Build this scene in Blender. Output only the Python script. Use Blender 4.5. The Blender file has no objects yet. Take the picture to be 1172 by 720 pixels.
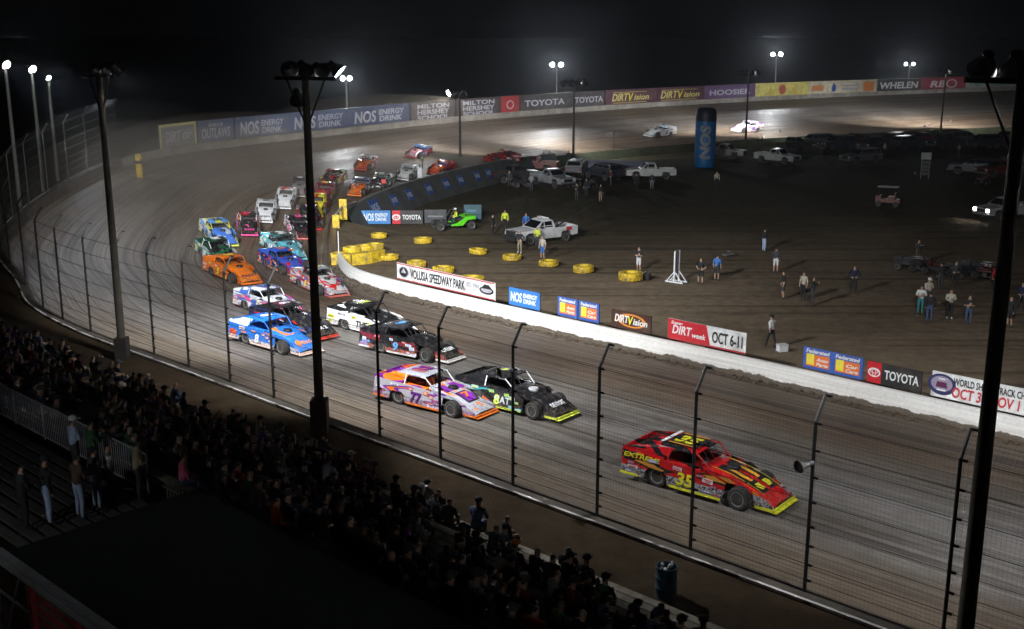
import bpy, math, random
from mathutils import Vector, Matrix
from mathutils.bvhtree import BVHTree
R = math.radians
random.seed(7)
S = bpy.context.scene
COL = S.collection

# ------------------------------------------------------------------ camera
FPX, HORIZ, CAMH = 1300.0, 35.0, 16.0
TH = math.atan((360 - HORIZ) / FPX); SN, CS = math.sin(TH), math.cos(TH)
cd = bpy.data.cameras.new('camera'); cam = bpy.data.objects.new('camera', cd); COL.objects.link(cam)
cd.sensor_width = 36; cd.lens = 36 * FPX / 1172; cd.clip_end = 5000; cd.clip_start = 0.2
cam.location = (0, 0, CAMH); cam.rotation_euler = (math.pi / 2 - TH, 0, 0)
S.camera = cam

def ray(x, y):
    u = (x - 586) / FPX; v = (y - 360) / FPX
    return Vector((u, CS - v * SN, -SN - v * CS))
def G(x, y, z=0.0):
    d = ray(x, y); t = (z - CAMH) / d.z
    return Vector((d.x * t, d.y * t, z))
def P(p):
    dz = p[2] - CAMH; d = p[1] * CS - dz * SN; up = p[1] * SN + dz * CS
    return (586 + FPX * p[0] / d, 360 - FPX * up / d)

# ------------------------------------------------------------------ materials
MATS = {}
def rgb(c): return (c[0], c[1], c[2], 1.0)
def base_mat(key):
    m = bpy.data.materials.new(key); m.use_nodes = True
    nt = m.node_tree; b = nt.nodes['Principled BSDF']
    return m, nt, b
def N(nt, t, **kw):
    n = nt.nodes.new(t)
    for k, v in kw.items():
        if k in n.inputs: n.inputs[k].default_value = v
        else: setattr(n, k, v)
    return n
def ramp(nt, fac, stops, interp='LINEAR'):
    r = nt.nodes.new('ShaderNodeValToRGB'); cr = r.color_ramp; cr.interpolation = interp
    while len(cr.elements) > 1: cr.elements.remove(cr.elements[-1])
    cr.elements[0].position = stops[0][0]; cr.elements[0].color = rgb(stops[0][1])
    for p, c in stops[1:]:
        e = cr.elements.new(p); e.color = rgb(c)
    nt.links.new(fac, r.inputs[0]); return r.outputs[0]
def mix(nt, fac, a, b, typ='MIX'):
    m = nt.nodes.new('ShaderNodeMix'); m.data_type = 'RGBA'; m.blend_type = typ
    for val, sock in ((fac, m.inputs[0]), (a, m.inputs[6]), (b, m.inputs[7])):
        if isinstance(val, (int, float)): sock.default_value = val
        elif isinstance(val, tuple): sock.default_value = rgb(val)
        else: nt.links.new(val, sock)
    return m.outputs[2]
def bump(nt, b, h, strength, dist):
    n = nt.nodes.new('ShaderNodeBump'); n.inputs['Strength'].default_value = strength; n.inputs['Distance'].default_value = dist
    nt.links.new(h, n.inputs['Height']); nt.links.new(n.outputs[0], b.inputs['Normal'])

def paint(c, rough=0.4, var=0.12, scale=6.0, metal=0.0, dirt=None):
    """a painted / plain surface, slightly uneven, procedural"""
    key = 'paint_%s_%.2f_%.2f_%.1f_%.1f_%s' % ('_'.join('%.3f' % k for k in c), rough, var, scale, metal, dirt)
    if key in MATS: return MATS[key]
    m, nt, b = base_mat(key[:60])
    tc = N(nt, 'ShaderNodeTexCoord'); nz = N(nt, 'ShaderNodeTexNoise', Scale=scale, Detail=4.0)
    nt.links.new(tc.outputs['Object'], nz.inputs['Vector'])
    lo = tuple(k * (1 - var) for k in c); hi = tuple(min(1, k * (1 + var)) for k in c)
    col = ramp(nt, nz.outputs[0], [(0.3, lo), (0.7, hi)])
    if dirt:
        n2 = N(nt, 'ShaderNodeTexNoise', Scale=scale * 0.6, Detail=6.0, Roughness=0.7)
        nt.links.new(tc.outputs['Object'], n2.inputs['Vector'])
        f = ramp(nt, n2.outputs[0], [(0.45, (0, 0, 0)), (0.7, (dirt, dirt, dirt))])
        col = mix(nt, f, col, (0.11, 0.085, 0.06))
    nt.links.new(col, b.inputs['Base Color'])
    b.inputs['Roughness'].default_value = rough; b.inputs['Metallic'].default_value = metal
    MATS[key] = m; return m

def livery(c1, c2, c3, scale=1.6, seed=0.0, t1=0.5, t2=0.6, band=None, bandz=0.36):
    """printed wrap: hard-edged swooshes of c2 and c3 on c1, plus an optional lower band"""
    key = 'wrap_%s_%s_%s_%.1f_%.1f_%.2f_%.2f_%s' % (c1, c2, c3, scale, seed, t1, t2, band)
    if key in MATS: return MATS[key]
    m, nt, b = base_mat('printed_wrap')
    tc = N(nt, 'ShaderNodeTexCoord'); mp = N(nt, 'ShaderNodeMapping')
    mp.inputs['Location'].default_value = (seed * 3.1, seed * 1.7, seed); mp.inputs['Scale'].default_value = (0.36, 0.8, 1.7)
    mp.inputs['Rotation'].default_value = (0, 0.35, 0.15)
    nt.links.new(tc.outputs['Object'], mp.inputs[0])
    nz = N(nt, 'ShaderNodeTexNoise', Scale=scale, Detail=0.6, Distortion=0.7); nt.links.new(mp.outputs[0], nz.inputs['Vector'])
    col = ramp(nt, nz.outputs[0], [(0.0, c1), (t1, c2), (t2, c3)], 'CONSTANT')
    if band:
        sp = N(nt, 'ShaderNodeSeparateXYZ'); nt.links.new(tc.outputs['Object'], sp.inputs[0])
        mth = N(nt, 'ShaderNodeMath', operation='LESS_THAN'); nt.links.new(sp.outputs[2], mth.inputs[0]); mth.inputs[1].default_value = bandz
        n3 = N(nt, 'ShaderNodeTexNoise', Scale=7.0, Detail=2.0); nt.links.new(tc.outputs['Object'], n3.inputs['Vector'])
        bc = ramp(nt, n3.outputs[0], [(0.0, band), (0.53, c2), (0.6, band)], 'CONSTANT')
        col = mix(nt, mth.outputs[0], col, bc)
    # dried mud thrown up from the dirt
    n4 = N(nt, 'ShaderNodeTexNoise', Scale=3.0, Detail=8.0, Roughness=0.75); nt.links.new(tc.outputs['Object'], n4.inputs['Vector'])
    f = ramp(nt, n4.outputs[0], [(0.50, (0, 0, 0)), (0.74, (0.45, 0.45, 0.45))])
    col = mix(nt, f, col, (0.12, 0.09, 0.065))
    sz = N(nt, 'ShaderNodeSeparateXYZ'); nt.links.new(tc.outputs['Object'], sz.inputs[0])
    n6 = N(nt, 'ShaderNodeTexNoise', Scale=9.0, Detail=7.0, Roughness=0.7); nt.links.new(tc.outputs['Object'], n6.inputs['Vector'])
    mu = N(nt, 'ShaderNodeMath', operation='MULTIPLY_ADD'); nt.links.new(sz.outputs[2], mu.inputs[0]); mu.inputs[1].default_value = -.35; nt.links.new(n6.outputs[0], mu.inputs[2])
    f6 = ramp(nt, mu.outputs[0], [(0.36, (0, 0, 0)), (0.46, (0.75, 0.75, 0.75))])
    col = mix(nt, f6, col, (0.13, 0.098, 0.068))
    rg = ramp(nt, n4.outputs[0], [(0.48, (.20,) * 3), (0.68, (.65,) * 3)]); nt.links.new(rg, b.inputs['Roughness'])
    nt.links.new(col, b.inputs['Base Color'])
    MATS[key] = m; return m

def emit(c, s):
    key = 'glow_%s_%s' % (c, s)
    if key in MATS: return MATS[key]
    m, nt, b = base_mat('lamp_glass')
    b.inputs['Base Color'].default_value = rgb((0.8, 0.8, 0.8))
    b.inputs['Emission Color'].default_value = rgb(c); b.inputs['Emission Strength'].default_value = s
    m.cycles.emission_sampling = 'NONE'
    MATS[key] = m; return m

def dirt_track():
    m, nt, b = base_mat('packed_clay')
    uv = N(nt, 'ShaderNodeUVMap', uv_map='UVMap'); sp = N(nt, 'ShaderNodeSeparateXYZ'); nt.links.new(uv.outputs[0], sp.inputs[0])
    mp = N(nt, 'ShaderNodeMapping'); mp.inputs['Scale'].default_value = (0.018, 1.3, 1); nt.links.new(uv.outputs[0], mp.inputs[0])
    n1 = N(nt, 'ShaderNodeTexNoise', Scale=1.0, Detail=7.0, Roughness=0.62); nt.links.new(mp.outputs[0], n1.inputs['Vector'])
    mp2 = N(nt, 'ShaderNodeMapping'); mp2.inputs['Scale'].default_value = (0.05, 6.0, 1); nt.links.new(uv.outputs[0], mp2.inputs[0])
    n2 = N(nt, 'ShaderNodeTexNoise', Scale=1.0, Detail=4.0, Roughness=0.6); nt.links.new(mp2.outputs[0], n2.inputs['Vector'])
    mp3 = N(nt, 'ShaderNodeMapping'); mp3.inputs['Scale'].default_value = (0.6, 1.0, 1); nt.links.new(uv.outputs[0], mp3.inputs[0])
    n3 = N(nt, 'ShaderNodeTexNoise', Scale=2.2, Detail=8.0, Roughness=0.75); nt.links.new(mp3.outputs[0], n3.inputs['Vector'])
    # across the track: loose brown cushion at both edges, worn grey groove between
    ad = N(nt, 'ShaderNodeMath', operation='MULTIPLY_ADD'); nt.links.new(n1.outputs[0], ad.inputs[0]); ad.inputs[1].default_value = 0.30
    sub = N(nt, 'ShaderNodeMath', operation='SUBTRACT'); nt.links.new(sp.outputs[2], sub.inputs[0]); sub.inputs[1].default_value = 0.15
    vn = N(nt, 'ShaderNodeMath', operation='MULTIPLY'); nt.links.new(sp.outputs[1], vn.inputs[0]); vn.inputs[1].default_value = 1 / 20.0
    sb = N(nt, 'ShaderNodeMath', operation='SUBTRACT'); nt.links.new(vn.outputs[0], sb.inputs[0]); sb.inputs[1].default_value = 0.15
    nt.links.new(sb.outputs[0], ad.inputs[2])
    base = ramp(nt, ad.outputs[0], [(0.0, (0.085, 0.058, 0.036)), (0.24, (0.115, 0.082, 0.054)), (0.36, (0.15, 0.138, 0.122)),
                                    (0.50, (0.162, 0.158, 0.155)), (0.70, (0.152, 0.144, 0.136)), (0.86, (0.112, 0.090, 0.067)), (1.0, (0.072, 0.056, 0.040))])
    mr = N(nt, 'ShaderNodeMapRange'); mr.interpolation_type = 'SMOOTHSTEP'; mr.inputs['From Min'].default_value = U0; mr.inputs['From Max'].default_value = U0 + 32; nt.links.new(sp.outputs[0], mr.inputs['Value'])
    mr2 = N(nt, 'ShaderNodeMapRange'); mr2.interpolation_type = 'SMOOTHSTEP'; mr2.inputs['From Min'].default_value = U1; mr2.inputs['From Max'].default_value = U1 + 40; mr2.inputs['To Min'].default_value = .85; mr2.inputs['To Max'].default_value = .35; nt.links.new(sp.outputs[0], mr2.inputs['Value'])
    mm = N(nt, 'ShaderNodeMath', operation='MULTIPLY'); nt.links.new(mr.outputs[0], mm.inputs[0]); nt.links.new(mr2.outputs[0], mm.inputs[1])
    base = mix(nt, mm.outputs[0], base, (0.150, 0.116, 0.084))
    st = ramp(nt, n2.outputs[0], [(0.32, (0.36, 0.34, 0.32)), (0.45, (0.90, 0.88, 0.86)), (0.62, (1.14, 1.12, 1.10))])
    col = mix(nt, 1.0, base, st, 'MULTIPLY')
    gr = ramp(nt, n3.outputs[0], [(0.35, (0.75, 0.73, 0.70)), (0.65, (1.15, 1.15, 1.15))])
    col = mix(nt, 1.0, col, gr, 'MULTIPLY')
    # dark rubbered tyre lines
    mp4 = N(nt, 'ShaderNodeMapping'); mp4.inputs['Scale'].default_value = (0.012, 2.6, 1); mp4.inputs['Location'].default_value = (3, 7, 0); nt.links.new(uv.outputs[0], mp4.inputs[0])
    n4 = N(nt, 'ShaderNodeTexNoise', Scale=1.0, Detail=3.0); nt.links.new(mp4.outputs[0], n4.inputs['Vector'])
    tl = ramp(nt, n4.outputs[0], [(0.36, (0.40, 0.385, 0.37)), (0.47, (1, 1, 1))])
    col = mix(nt, 0.8, col, tl, 'MULTIPLY')
    mp5 = N(nt, 'ShaderNodeMapping'); mp5.inputs['Scale'].default_value = (0.05, 0.28, 1); nt.links.new(uv.outputs[0], mp5.inputs[0])
    n5 = N(nt, 'ShaderNodeTexNoise', Scale=1.0, Detail=6.0, Roughness=.65, Distortion=.8); nt.links.new(mp5.outputs[0], n5.inputs['Vector'])
    col = mix(nt, 1.0, col, ramp(nt, n5.outputs[0], [(.34, (.62, .56, .50)), (.52, (1, .98, .96)), (.7, (1.18, 1.16, 1.12))]), 'MULTIPLY')
    nt.links.new(col, b.inputs['Base Color'])
    rr = ramp(nt, n2.outputs[0], [(0.3, (0.75,) * 3), (0.62, (0.40,) * 3)]); nt.links.new(rr, b.inputs['Roughness'])
    bump(nt, b, n3.outputs[0], 0.5, 0.06)
    return m

def ground_mat(name, c1, c2, c3, sc=0.08, rough=0.95, streak=True):
    m, nt, b = base_mat(name)
    tc = N(nt, 'ShaderNodeTexCoord')
    n1 = N(nt, 'ShaderNodeTexNoise', Scale=sc, Detail=8.0, Roughness=0.65); nt.links.new(tc.outputs['Object'], n1.inputs['Vector'])
    col = ramp(nt, n1.outputs[0], [(0.3, c1), (0.5, c2), (0.7, c3)])
    n2 = N(nt, 'ShaderNodeTexNoise', Scale=1.3, Detail=8.0, Roughness=0.7); nt.links.new(tc.outputs['Object'], n2.inputs['Vector'])
    g = ramp(nt, n2.outputs[0], [(0.3, (0.65,) * 3), (0.7, (1.25,) * 3)])
    col = mix(nt, 1.0, col, g, 'MULTIPLY')
    if streak:  # wheel ruts running along the infield
        mp = N(nt, 'ShaderNodeMapping'); mp.inputs['Rotation'].default_value = (0, 0, R(20)); mp.inputs['Scale'].default_value = (0.03, 1.1, 1)
        nt.links.new(tc.outputs['Object'], mp.inputs[0])
        n3 = N(nt, 'ShaderNodeTexNoise', Scale=1.0, Detail=5.0, Distortion=0.6); nt.links.new(mp.outputs[0], n3.inputs['Vector'])
        s = ramp(nt, n3.outputs[0], [(0.36, (0.62,) * 3), (0.47, (1,) * 3), (0.62, (1.12,) * 3)])
        col = mix(nt, 1.0, col, s, 'MULTIPLY')
    nt.links.new(col, b.inputs['Base Color']); b.inputs['Roughness'].default_value = rough; b.inputs['Specular IOR Level'].default_value = 0.08
    bump(nt, b, n2.outputs[0], 0.6, 0.08)
    return m

def muddy_white():
    m, nt, b = base_mat('muddy_white_concrete')
    uv = N(nt, 'ShaderNodeUVMap', uv_map='UVMap'); sp = N(nt, 'ShaderNodeSeparateXYZ'); nt.links.new(uv.outputs[0], sp.inputs[0])
    n1 = N(nt, 'ShaderNodeTexNoise', Scale=1.2, Detail=8.0, Roughness=0.7); nt.links.new(uv.outputs[0], n1.inputs['Vector'])
    a = N(nt, 'ShaderNodeMath', operation='MULTIPLY_ADD'); nt.links.new(n1.outputs[0], a.inputs[0]); a.inputs[1].default_value = -0.55
    nt.links.new(sp.outputs[1], a.inputs[2])
    col = ramp(nt, a.outputs[0], [(-0.0, (0.11, 0.085, 0.06)), (0.04, (0.80, 0.78, 0.74))])
    n2 = N(nt, 'ShaderNodeTexNoise', Scale=5.0, Detail=8.0, Roughness=0.8); nt.links.new(uv.outputs[0], n2.inputs['Vector'])
    f = ramp(nt, n2.outputs[0], [(0.5, (0, 0, 0)), (0.72, (0.5,) * 3)])
    col = mix(nt, f, col, (0.32, 0.28, 0.23))
    mp = N(nt, 'ShaderNodeMapping'); mp.inputs['Scale'].default_value = (0.15, 9, 1); nt.links.new(uv.outputs[0], mp.inputs[0])
    n3 = N(nt, 'ShaderNodeTexNoise', Scale=1.0, Detail=4.0); nt.links.new(mp.outputs[0], n3.inputs['Vector'])
    col = mix(nt, 1.0, col, ramp(nt, n3.outputs[0], [(0.35, (0.78, 0.77, 0.75)), (0.6, (1, 1, 1))]), 'MULTIPLY')
    nt.links.new(col, b.inputs['Base Color']); b.inputs['Roughness'].default_value = 0.7
    return m

def chipped_white():
    m, nt, b = base_mat('chipped_white_paint')
    uv = N(nt, 'ShaderNodeUVMap', uv_map='UVMap')
    mp = N(nt, 'ShaderNodeMapping'); mp.inputs['Scale'].default_value = (0.55, 2.0, 1); nt.links.new(uv.outputs[0], mp.inputs[0])
    n1 = N(nt, 'ShaderNodeTexNoise', Scale=1.0, Detail=5.0, Roughness=0.7); nt.links.new(mp.outputs[0], n1.inputs['Vector'])
    col = ramp(nt, n1.outputs[0], [(0.45, (0.05, 0.042, 0.033)), (0.50, (0.45, 0.43, 0.40)), (0.7, (0.68, 0.66, 0.62))])
    nt.links.new(col, b.inputs['Base Color']); b.inputs['Roughness'].default_value = 0.75
    return m

BLACK = paint((0.012, 0.012, 0.013), 0.5)
RUBBER = paint((0.030, 0.028, 0.026), 0.8, 0.25, 9.0, dirt=0.5)
STEEL = paint((0.22, 0.22, 0.22), 0.45, metal=0.8)
DKSTEEL = paint((0.022, 0.021, 0.020), 0.55, 0.3)
WHITE = paint((0.78, 0.78, 0.78), 0.45, 0.06)
GLASS = paint((0.01, 0.011, 0.013), 0.08, 0.05)
INNER = paint((0.025, 0.025, 0.027), 0.6)
RIM = paint((0.34, 0.34, 0.345), 0.4, 0.15, metal=0.3, dirt=0.4)
YEL = paint((0.66, 0.45, 0.02), 0.6, 0.28, 3.0, dirt=0.95)
CONC = paint((0.17, 0.155, 0.135), 0.85, 0.25, 1.5, dirt=0.6)
DKCONC = paint((0.09, 0.082, 0.07), 0.9, 0.3, 1.2, dirt=0.6)
WOOD = paint((0.16, 0.135, 0.10), 0.85, 0.35, 3.0)
ALU = paint((0.16, 0.16, 0.155), 0.55, 0.2, 3.0)

# ------------------------------------------------------------------ mesh helpers
class MB:
    def __init__(s): s.v = []; s.f = []; s.m = []; s.uv = {}
    def add(s, vs, fs, mi=0):
        o = len(s.v); s.v += [tuple(v) for v in vs]
        for f in fs: s.f.append(tuple(i + o for i in f)); s.m.append(mi)
        return s
    def box(s, c, d, mi=0, rot=None):
        vs = []
        for x in (-.5, .5):
            for y in (-.5, .5):
                for z in (-.5, .5):
                    p = Vector((x * d[0], y * d[1], z * d[2]))
                    if rot: p = rot @ p
                    vs.append(p + Vector(c))
        return s.add(vs, [(0, 1, 3, 2), (4, 6, 7, 5), (0, 4, 5, 1), (2, 3, 7, 6), (0, 2, 6, 4), (1, 5, 7, 3)], mi)
    def tube(s, a, b, r0, r1=None, n=8, mi=0, cap=True):
        a = Vector(a); b = Vector(b); r1 = r0 if r1 is None else r1
        d = (b - a).normalized(); u = d.orthogonal().normalized(); w = d.cross(u)
        vs = []
        for p, r in ((a, r0), (b, r1)):
            for i in range(n):
                t = 2 * math.pi * i / n; vs.append(p + (u * math.cos(t) + w * math.sin(t)) * r)
        fs = [(i, (i + 1) % n, n + (i + 1) % n, n + i) for i in range(n)]
        if cap: fs += [tuple(range(n))[::-1], tuple(range(n, 2 * n))]
        return s.add(vs, fs, mi)
    def path(s, pts, r, n=6, mi=0):
        for a, b in zip(pts, pts[1:]): s.tube(a, b, r, r, n, mi)
        return s
    def lathe(s, prof, M=None, n=20, mi=0, caps=True):
        """prof: (radius, height) along local Z"""
        vs = []
        for r, h in prof:
            for i in range(n):
                t = 2 * math.pi * i / n; p = Vector((r * math.cos(t), r * math.sin(t), h))
                vs.append(M @ p if M else p)
        fs = []
        for k in range(len(prof) - 1):
            for i in range(n): fs.append((k * n + i, k * n + (i + 1) % n, (k + 1) * n + (i + 1) % n, (k + 1) * n + i))
        if caps: fs += [tuple(range(n))[::-1], tuple(range((len(prof) - 1) * n, len(prof) * n))]
        return s.add(vs, fs, mi)
    def prism(s, poly, f, t, mi=0):
        """poly of 2-D points, f maps (a,b,offset) to 3-D; thickness t"""
        n = len(poly)
        vs = [f(a, b, 0) for a, b in poly] + [f(a, b, t) for a, b in poly]
        fs = [tuple(range(n))[::-1], tuple(range(n, 2 * n))] + [(i, (i + 1) % n, n + (i + 1) % n, n + i) for i in range(n)]
        return s.add(vs, fs, mi)
    def loft(s, secs, mi=0, closed=False, ends=False):
        n = len(secs[0]); vs = [p for c in secs for p in c]; fs = []
        for k in range(len(secs) - 1):
            for i in range(n if closed else n - 1):
                j = (i + 1) % n; fs.append((k * n + i, k * n + j, (k + 1) * n + j, (k + 1) * n + i))
        if ends: fs += [tuple(range(n))[::-1], tuple(range((len(secs) - 1) * n, len(secs) * n))]
        return s.add(vs, fs, mi)
    def mesh(s, name, mats, smooth=False, fix=True):
        me = bpy.data.meshes.new(name); me.from_pydata(s.v, [], s.f)
        for m in mats: me.materials.append(m)
        me.polygons.foreach_set('material_index', s.m)
        if smooth: me.polygons.foreach_set('use_smooth', [True] * len(s.f))
        me.update()
        if fix:
            import bmesh
            bm = bmesh.new(); bm.from_mesh(me); bmesh.ops.recalc_face_normals(bm, faces=bm.faces); bm.to_mesh(me); bm.free()
        if smooth and hasattr(me, 'set_sharp_from_angle'): me.set_sharp_from_angle(angle=R(42))
        return me
    def build(s, name, mats, parent=None, smooth=False, fix=True):
        if not isinstance(mats, (list, tuple)): mats = [mats]
        return link(name, s.mesh(name, mats, smooth, fix), parent)

def link(name, data, parent=None):
    o = bpy.data.objects.new(name, data); COL.objects.link(o)
    if parent is not None: o.parent = parent
    return o
def tag(o, label=None, cat=None, group=None, kind=None):
    if label: o['label'] = label
    if cat: o['category'] = cat
    if group: o['group'] = group
    if kind: o['kind'] = kind
    return o
def thing(name, label, cat, loc=(0, 0, 0), rz=0.0, group=None):
    o = bpy.data.objects.new(name, None); COL.objects.link(o)
    o.empty_display_size = 0.3; o.location = loc; o.rotation_euler = (0, 0, rz)
    return tag(o, label, cat, group)
KIDS = {}
def kids(o): return [c for c in bpy.data.objects if c.parent == o]
def dup(root, loc, rz, label=None, group=None, scale=None, children=None):
    ch = children if children is not None else kids(root)
    r = root.copy(); COL.objects.link(r); r.location = loc; r.rotation_euler = (0, 0, rz)
    if label: r['label'] = label
    if group: r['group'] = group
    if scale: r.scale = (scale,) * 3
    for c in ch:
        q = c[0].copy() if isinstance(c, tuple) else c.copy(); COL.objects.link(q); q.parent = r
        if isinstance(c, tuple):
            for g in c[1]:
                h = g.copy(); COL.objects.link(h); h.parent = q
    return r
def tree_of(root):
    return [(c, kids(c)) for c in kids(root)]

# ------------------------------------------------------------------ lettering
TXT = {}
def text_mesh(s, bold=0.012, shear=0.0, ext=0.008, sp=1.0):
    k = (s, bold, shear, ext, sp)
    if k in TXT: return TXT[k]
    cu = bpy.data.curves.new('lettering', 'FONT'); cu.body = s; cu.size = 1.0; cu.offset = bold; cu.shear = shear; cu.extrude = ext
    cu.resolution_u = 3; cu.space_character = sp; cu.space_line = 0.82
    cu.align_x = 'CENTER'
    o = bpy.data.objects.new('lettering', cu); COL.objects.link(o)
    dg = bpy.context.evaluated_depsgraph_get(); me = bpy.data.meshes.new_from_object(o.evaluated_get(dg))
    bpy.data.objects.remove(o); bpy.data.curves.remove(cu)
    xs = [v.co.x for v in me.vertices]; ys = [v.co.y for v in me.vertices]
    bb = (min(xs), max(xs), min(ys), max(ys))
    cx, cy = (bb[0] + bb[1]) / 2, (bb[2] + bb[3]) / 2
    for v in me.vertices: v.co.x -= cx; v.co.y -= cy
    TXT[k] = (me.copy(), bb[1] - bb[0], bb[3] - bb[2])
    bpy.data.meshes.remove(me)
    return TXT[k]
def put_text(s, w, h, M, mat, parent, name='lettering', **kw):
    """letters filling w x h, centred on M's origin, in M's XY plane"""
    me, tw, th_ = text_mesh(s, **kw)
    me = me.copy(); me.materials.clear(); me.materials.append(mat)
    me.transform(M @ Matrix.Diagonal((w / tw, h / th_, 1, 1)))
    return link(name, me, parent)
def frame(o, x, y):
    x = Vector(x).normalized(); y = Vector(y); z = x.cross(y).normalized(); y = z.cross(x)
    return Matrix(((x.x, y.x, z.x, o[0]), (x.y, y.y, z.y, o[1]), (x.z, y.z, z.z, o[2]), (0, 0, 0, 1)))

# ------------------------------------------------------------------ track lines in the ground
DIRV = Vector((0.729, -0.685, 0)); NV = Vector((0.685, 0.729, 0))      # along / across the near straight
def NS(n, s, z=0.0): p = NV * n + DIRV * s; return Vector((p.x, p.y, z))
def cr(pts, k):
    out = []
    n = len(pts)
    for i in range(n - 1):
        p0 = pts[max(i - 1, 0)]; p1 = pts[i]; p2 = pts[i + 1]; p3 = pts[min(i + 2, n - 1)]
        for j in range(k):
            t = j / k
            out.append(0.5 * ((2 * p1) + (p2 - p0) * t + (2 * p0 - 5 * p1 + 4 * p2 - p3) * t * t + (3 * p1 - p0 - 3 * p2 + p3) * t ** 3))
    out.append(pts[-1]); return out
ZW = 1.3      # top of the outer wall on the near straight
OUT = [NS(25.9, 20, .5), NS(25.9, 5, .5), NS(25.9, -8, .5), NS(25.9, -20, .5), NS(25.9, -34, .5), NS(25.9, -46, .5), NS(25.9, -54, .5), NS(26.7, -61, .55),
       NS(28.6, -67, .7), Vector((-34.6, 76, 1.2)), Vector((-36.4, 85, 2.2)), Vector((-36.3, 95, 3.3)), Vector((-35.6, 104, 3.9)), Vector((-33.9, 113, 4)), Vector((-29.4, 122, 4)),
       Vector((-21, 135, 4)), Vector((-11.6, 149.5, 4)), Vector((1.8, 166.1, 4)), Vector((18.6, 182.6, 4)), Vector((31.5, 193.6, 4)),
       Vector((49.2, 206.8, 4)), Vector((69.2, 220, 4)), Vector((101, 238, 4)), Vector((150, 264, 4)), Vector((200, 290, 4))]
INN = [NS(45.2, 20, 0), NS(45.2, 5, 0), NS(45.2, -8, 0), NS(45.2, -18, 0), NS(45.2, -28, 0), NS(45.0, -38, 0), NS(45.0, -48, 0), NS(45.2, -54, 0), NS(46.0, -58, 0),
       G(386, 304.5, 0), G(385, 285, .25), G(385, 268, .5), G(388, 252, 1.0), G(412, 234, 1.5), G(446, 219, 1.8), G(482, 208, 1.8), G(525, 197, 1.8), G(580, 186, 1.6),
       G(640, 178, 1.2), G(700, 172, 1.0), G(770, 166, 1.), G(850, 160, 1.), G(960, 154, 1.), G(1150, 145, 1.), G(1330, 137, 1.)]
assert len(OUT) == len(INN), (len(OUT), len(INN))
K = 8
OC = cr(OUT, K); IC = cr(INN, K)

# large ground sheet
def infield_mat():
    m = ground_mat('infield_dirt', (0.150, 0.112, 0.074), (0.185, 0.140, 0.094), (0.220, 0.170, 0.116)); nt = m.node_tree; b = nt.nodes['Principled BSDF']
    src = b.inputs['Base Color'].links[0].from_socket
    tc = N(nt, 'ShaderNodeTexCoord'); sp = N(nt, 'ShaderNodeSeparateXYZ'); nt.links.new(tc.outputs['Object'], sp.inputs[0])
    nz = N(nt, 'ShaderNodeTexNoise', Scale=.09, Detail=7.0, Roughness=.65); nt.links.new(tc.outputs['Object'], nz.inputs['Vector'])
    a = N(nt, 'ShaderNodeMath', operation='MULTIPLY_ADD'); nt.links.new(nz.outputs[0], a.inputs[0]); a.inputs[1].default_value = 40.0; nt.links.new(sp.outputs[1], a.inputs[2])
    mr = N(nt, 'ShaderNodeMapRange'); mr.inputs['From Min'].default_value = 96; mr.inputs['From Max'].default_value = 126; nt.links.new(a.outputs[0], mr.inputs['Value'])
    n2 = N(nt, 'ShaderNodeTexNoise', Scale=.8, Detail=8.0, Roughness=.7); nt.links.new(tc.outputs['Object'], n2.inputs['Vector'])
    g = ramp(nt, n2.outputs[0], [(.3, (.038, .038, .020)), (.5, (.060, .052, .030)), (.7, (.090, .070, .044))])
    nt.links.new(mix(nt, mr.outputs[0], src, g), b.inputs['Base Color']); return m
gm = infield_mat()
MB().add([(-1500, -300, -.04), (1800, -300, -.04), (1800, 2600, -.04), (-1500, 2600, -.04)], [(0, 1, 2, 3)]).build('ground', gm)['kind'] = 'structure'
# banked dirt track
tb = MB(); W = 16; u = 0; uvs = []; U0 = U1 = 0.0
rows = []
for i, (a, b) in enumerate(zip(IC, OC)):
    if i: u += ((a - IC[i - 1]).length + (b - OC[i - 1]).length) / 2
    if i == int(6.5 * K): U0 = u
    if i == 15 * K: U1 = u
    rows.append([(a.lerp(b, j / W), (u, 20.0 * j / W)) for j in range(W + 1)])
rnd = random.Random(3)
for r in rows:
    for p, q in r:
        tb.v.append((p.x, p.y, p.z + rnd.uniform(-.012, .012) + 0.0)); uvs.append(q)
for i in range(len(rows) - 1):
    for j in range(W):
        tb.f.append((i * (W + 1) + j, (i + 1) * (W + 1) + j, (i + 1) * (W + 1) + j + 1, i * (W + 1) + j + 1)); tb.m.append(0)
def add_uv(o, uvs):
    l = o.data.uv_layers.new(name='UVMap')
    for lp in o.data.loops: l.data[lp.index].uv = uvs[lp.vertex_index]
track = tb.build('dirt_track', dirt_track(), smooth=True, fix=False); track['kind'] = 'structure'; add_uv(track, uvs)
TRACK_BVH = BVHTree.FromPolygons(tb.v, tb.f)
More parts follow.
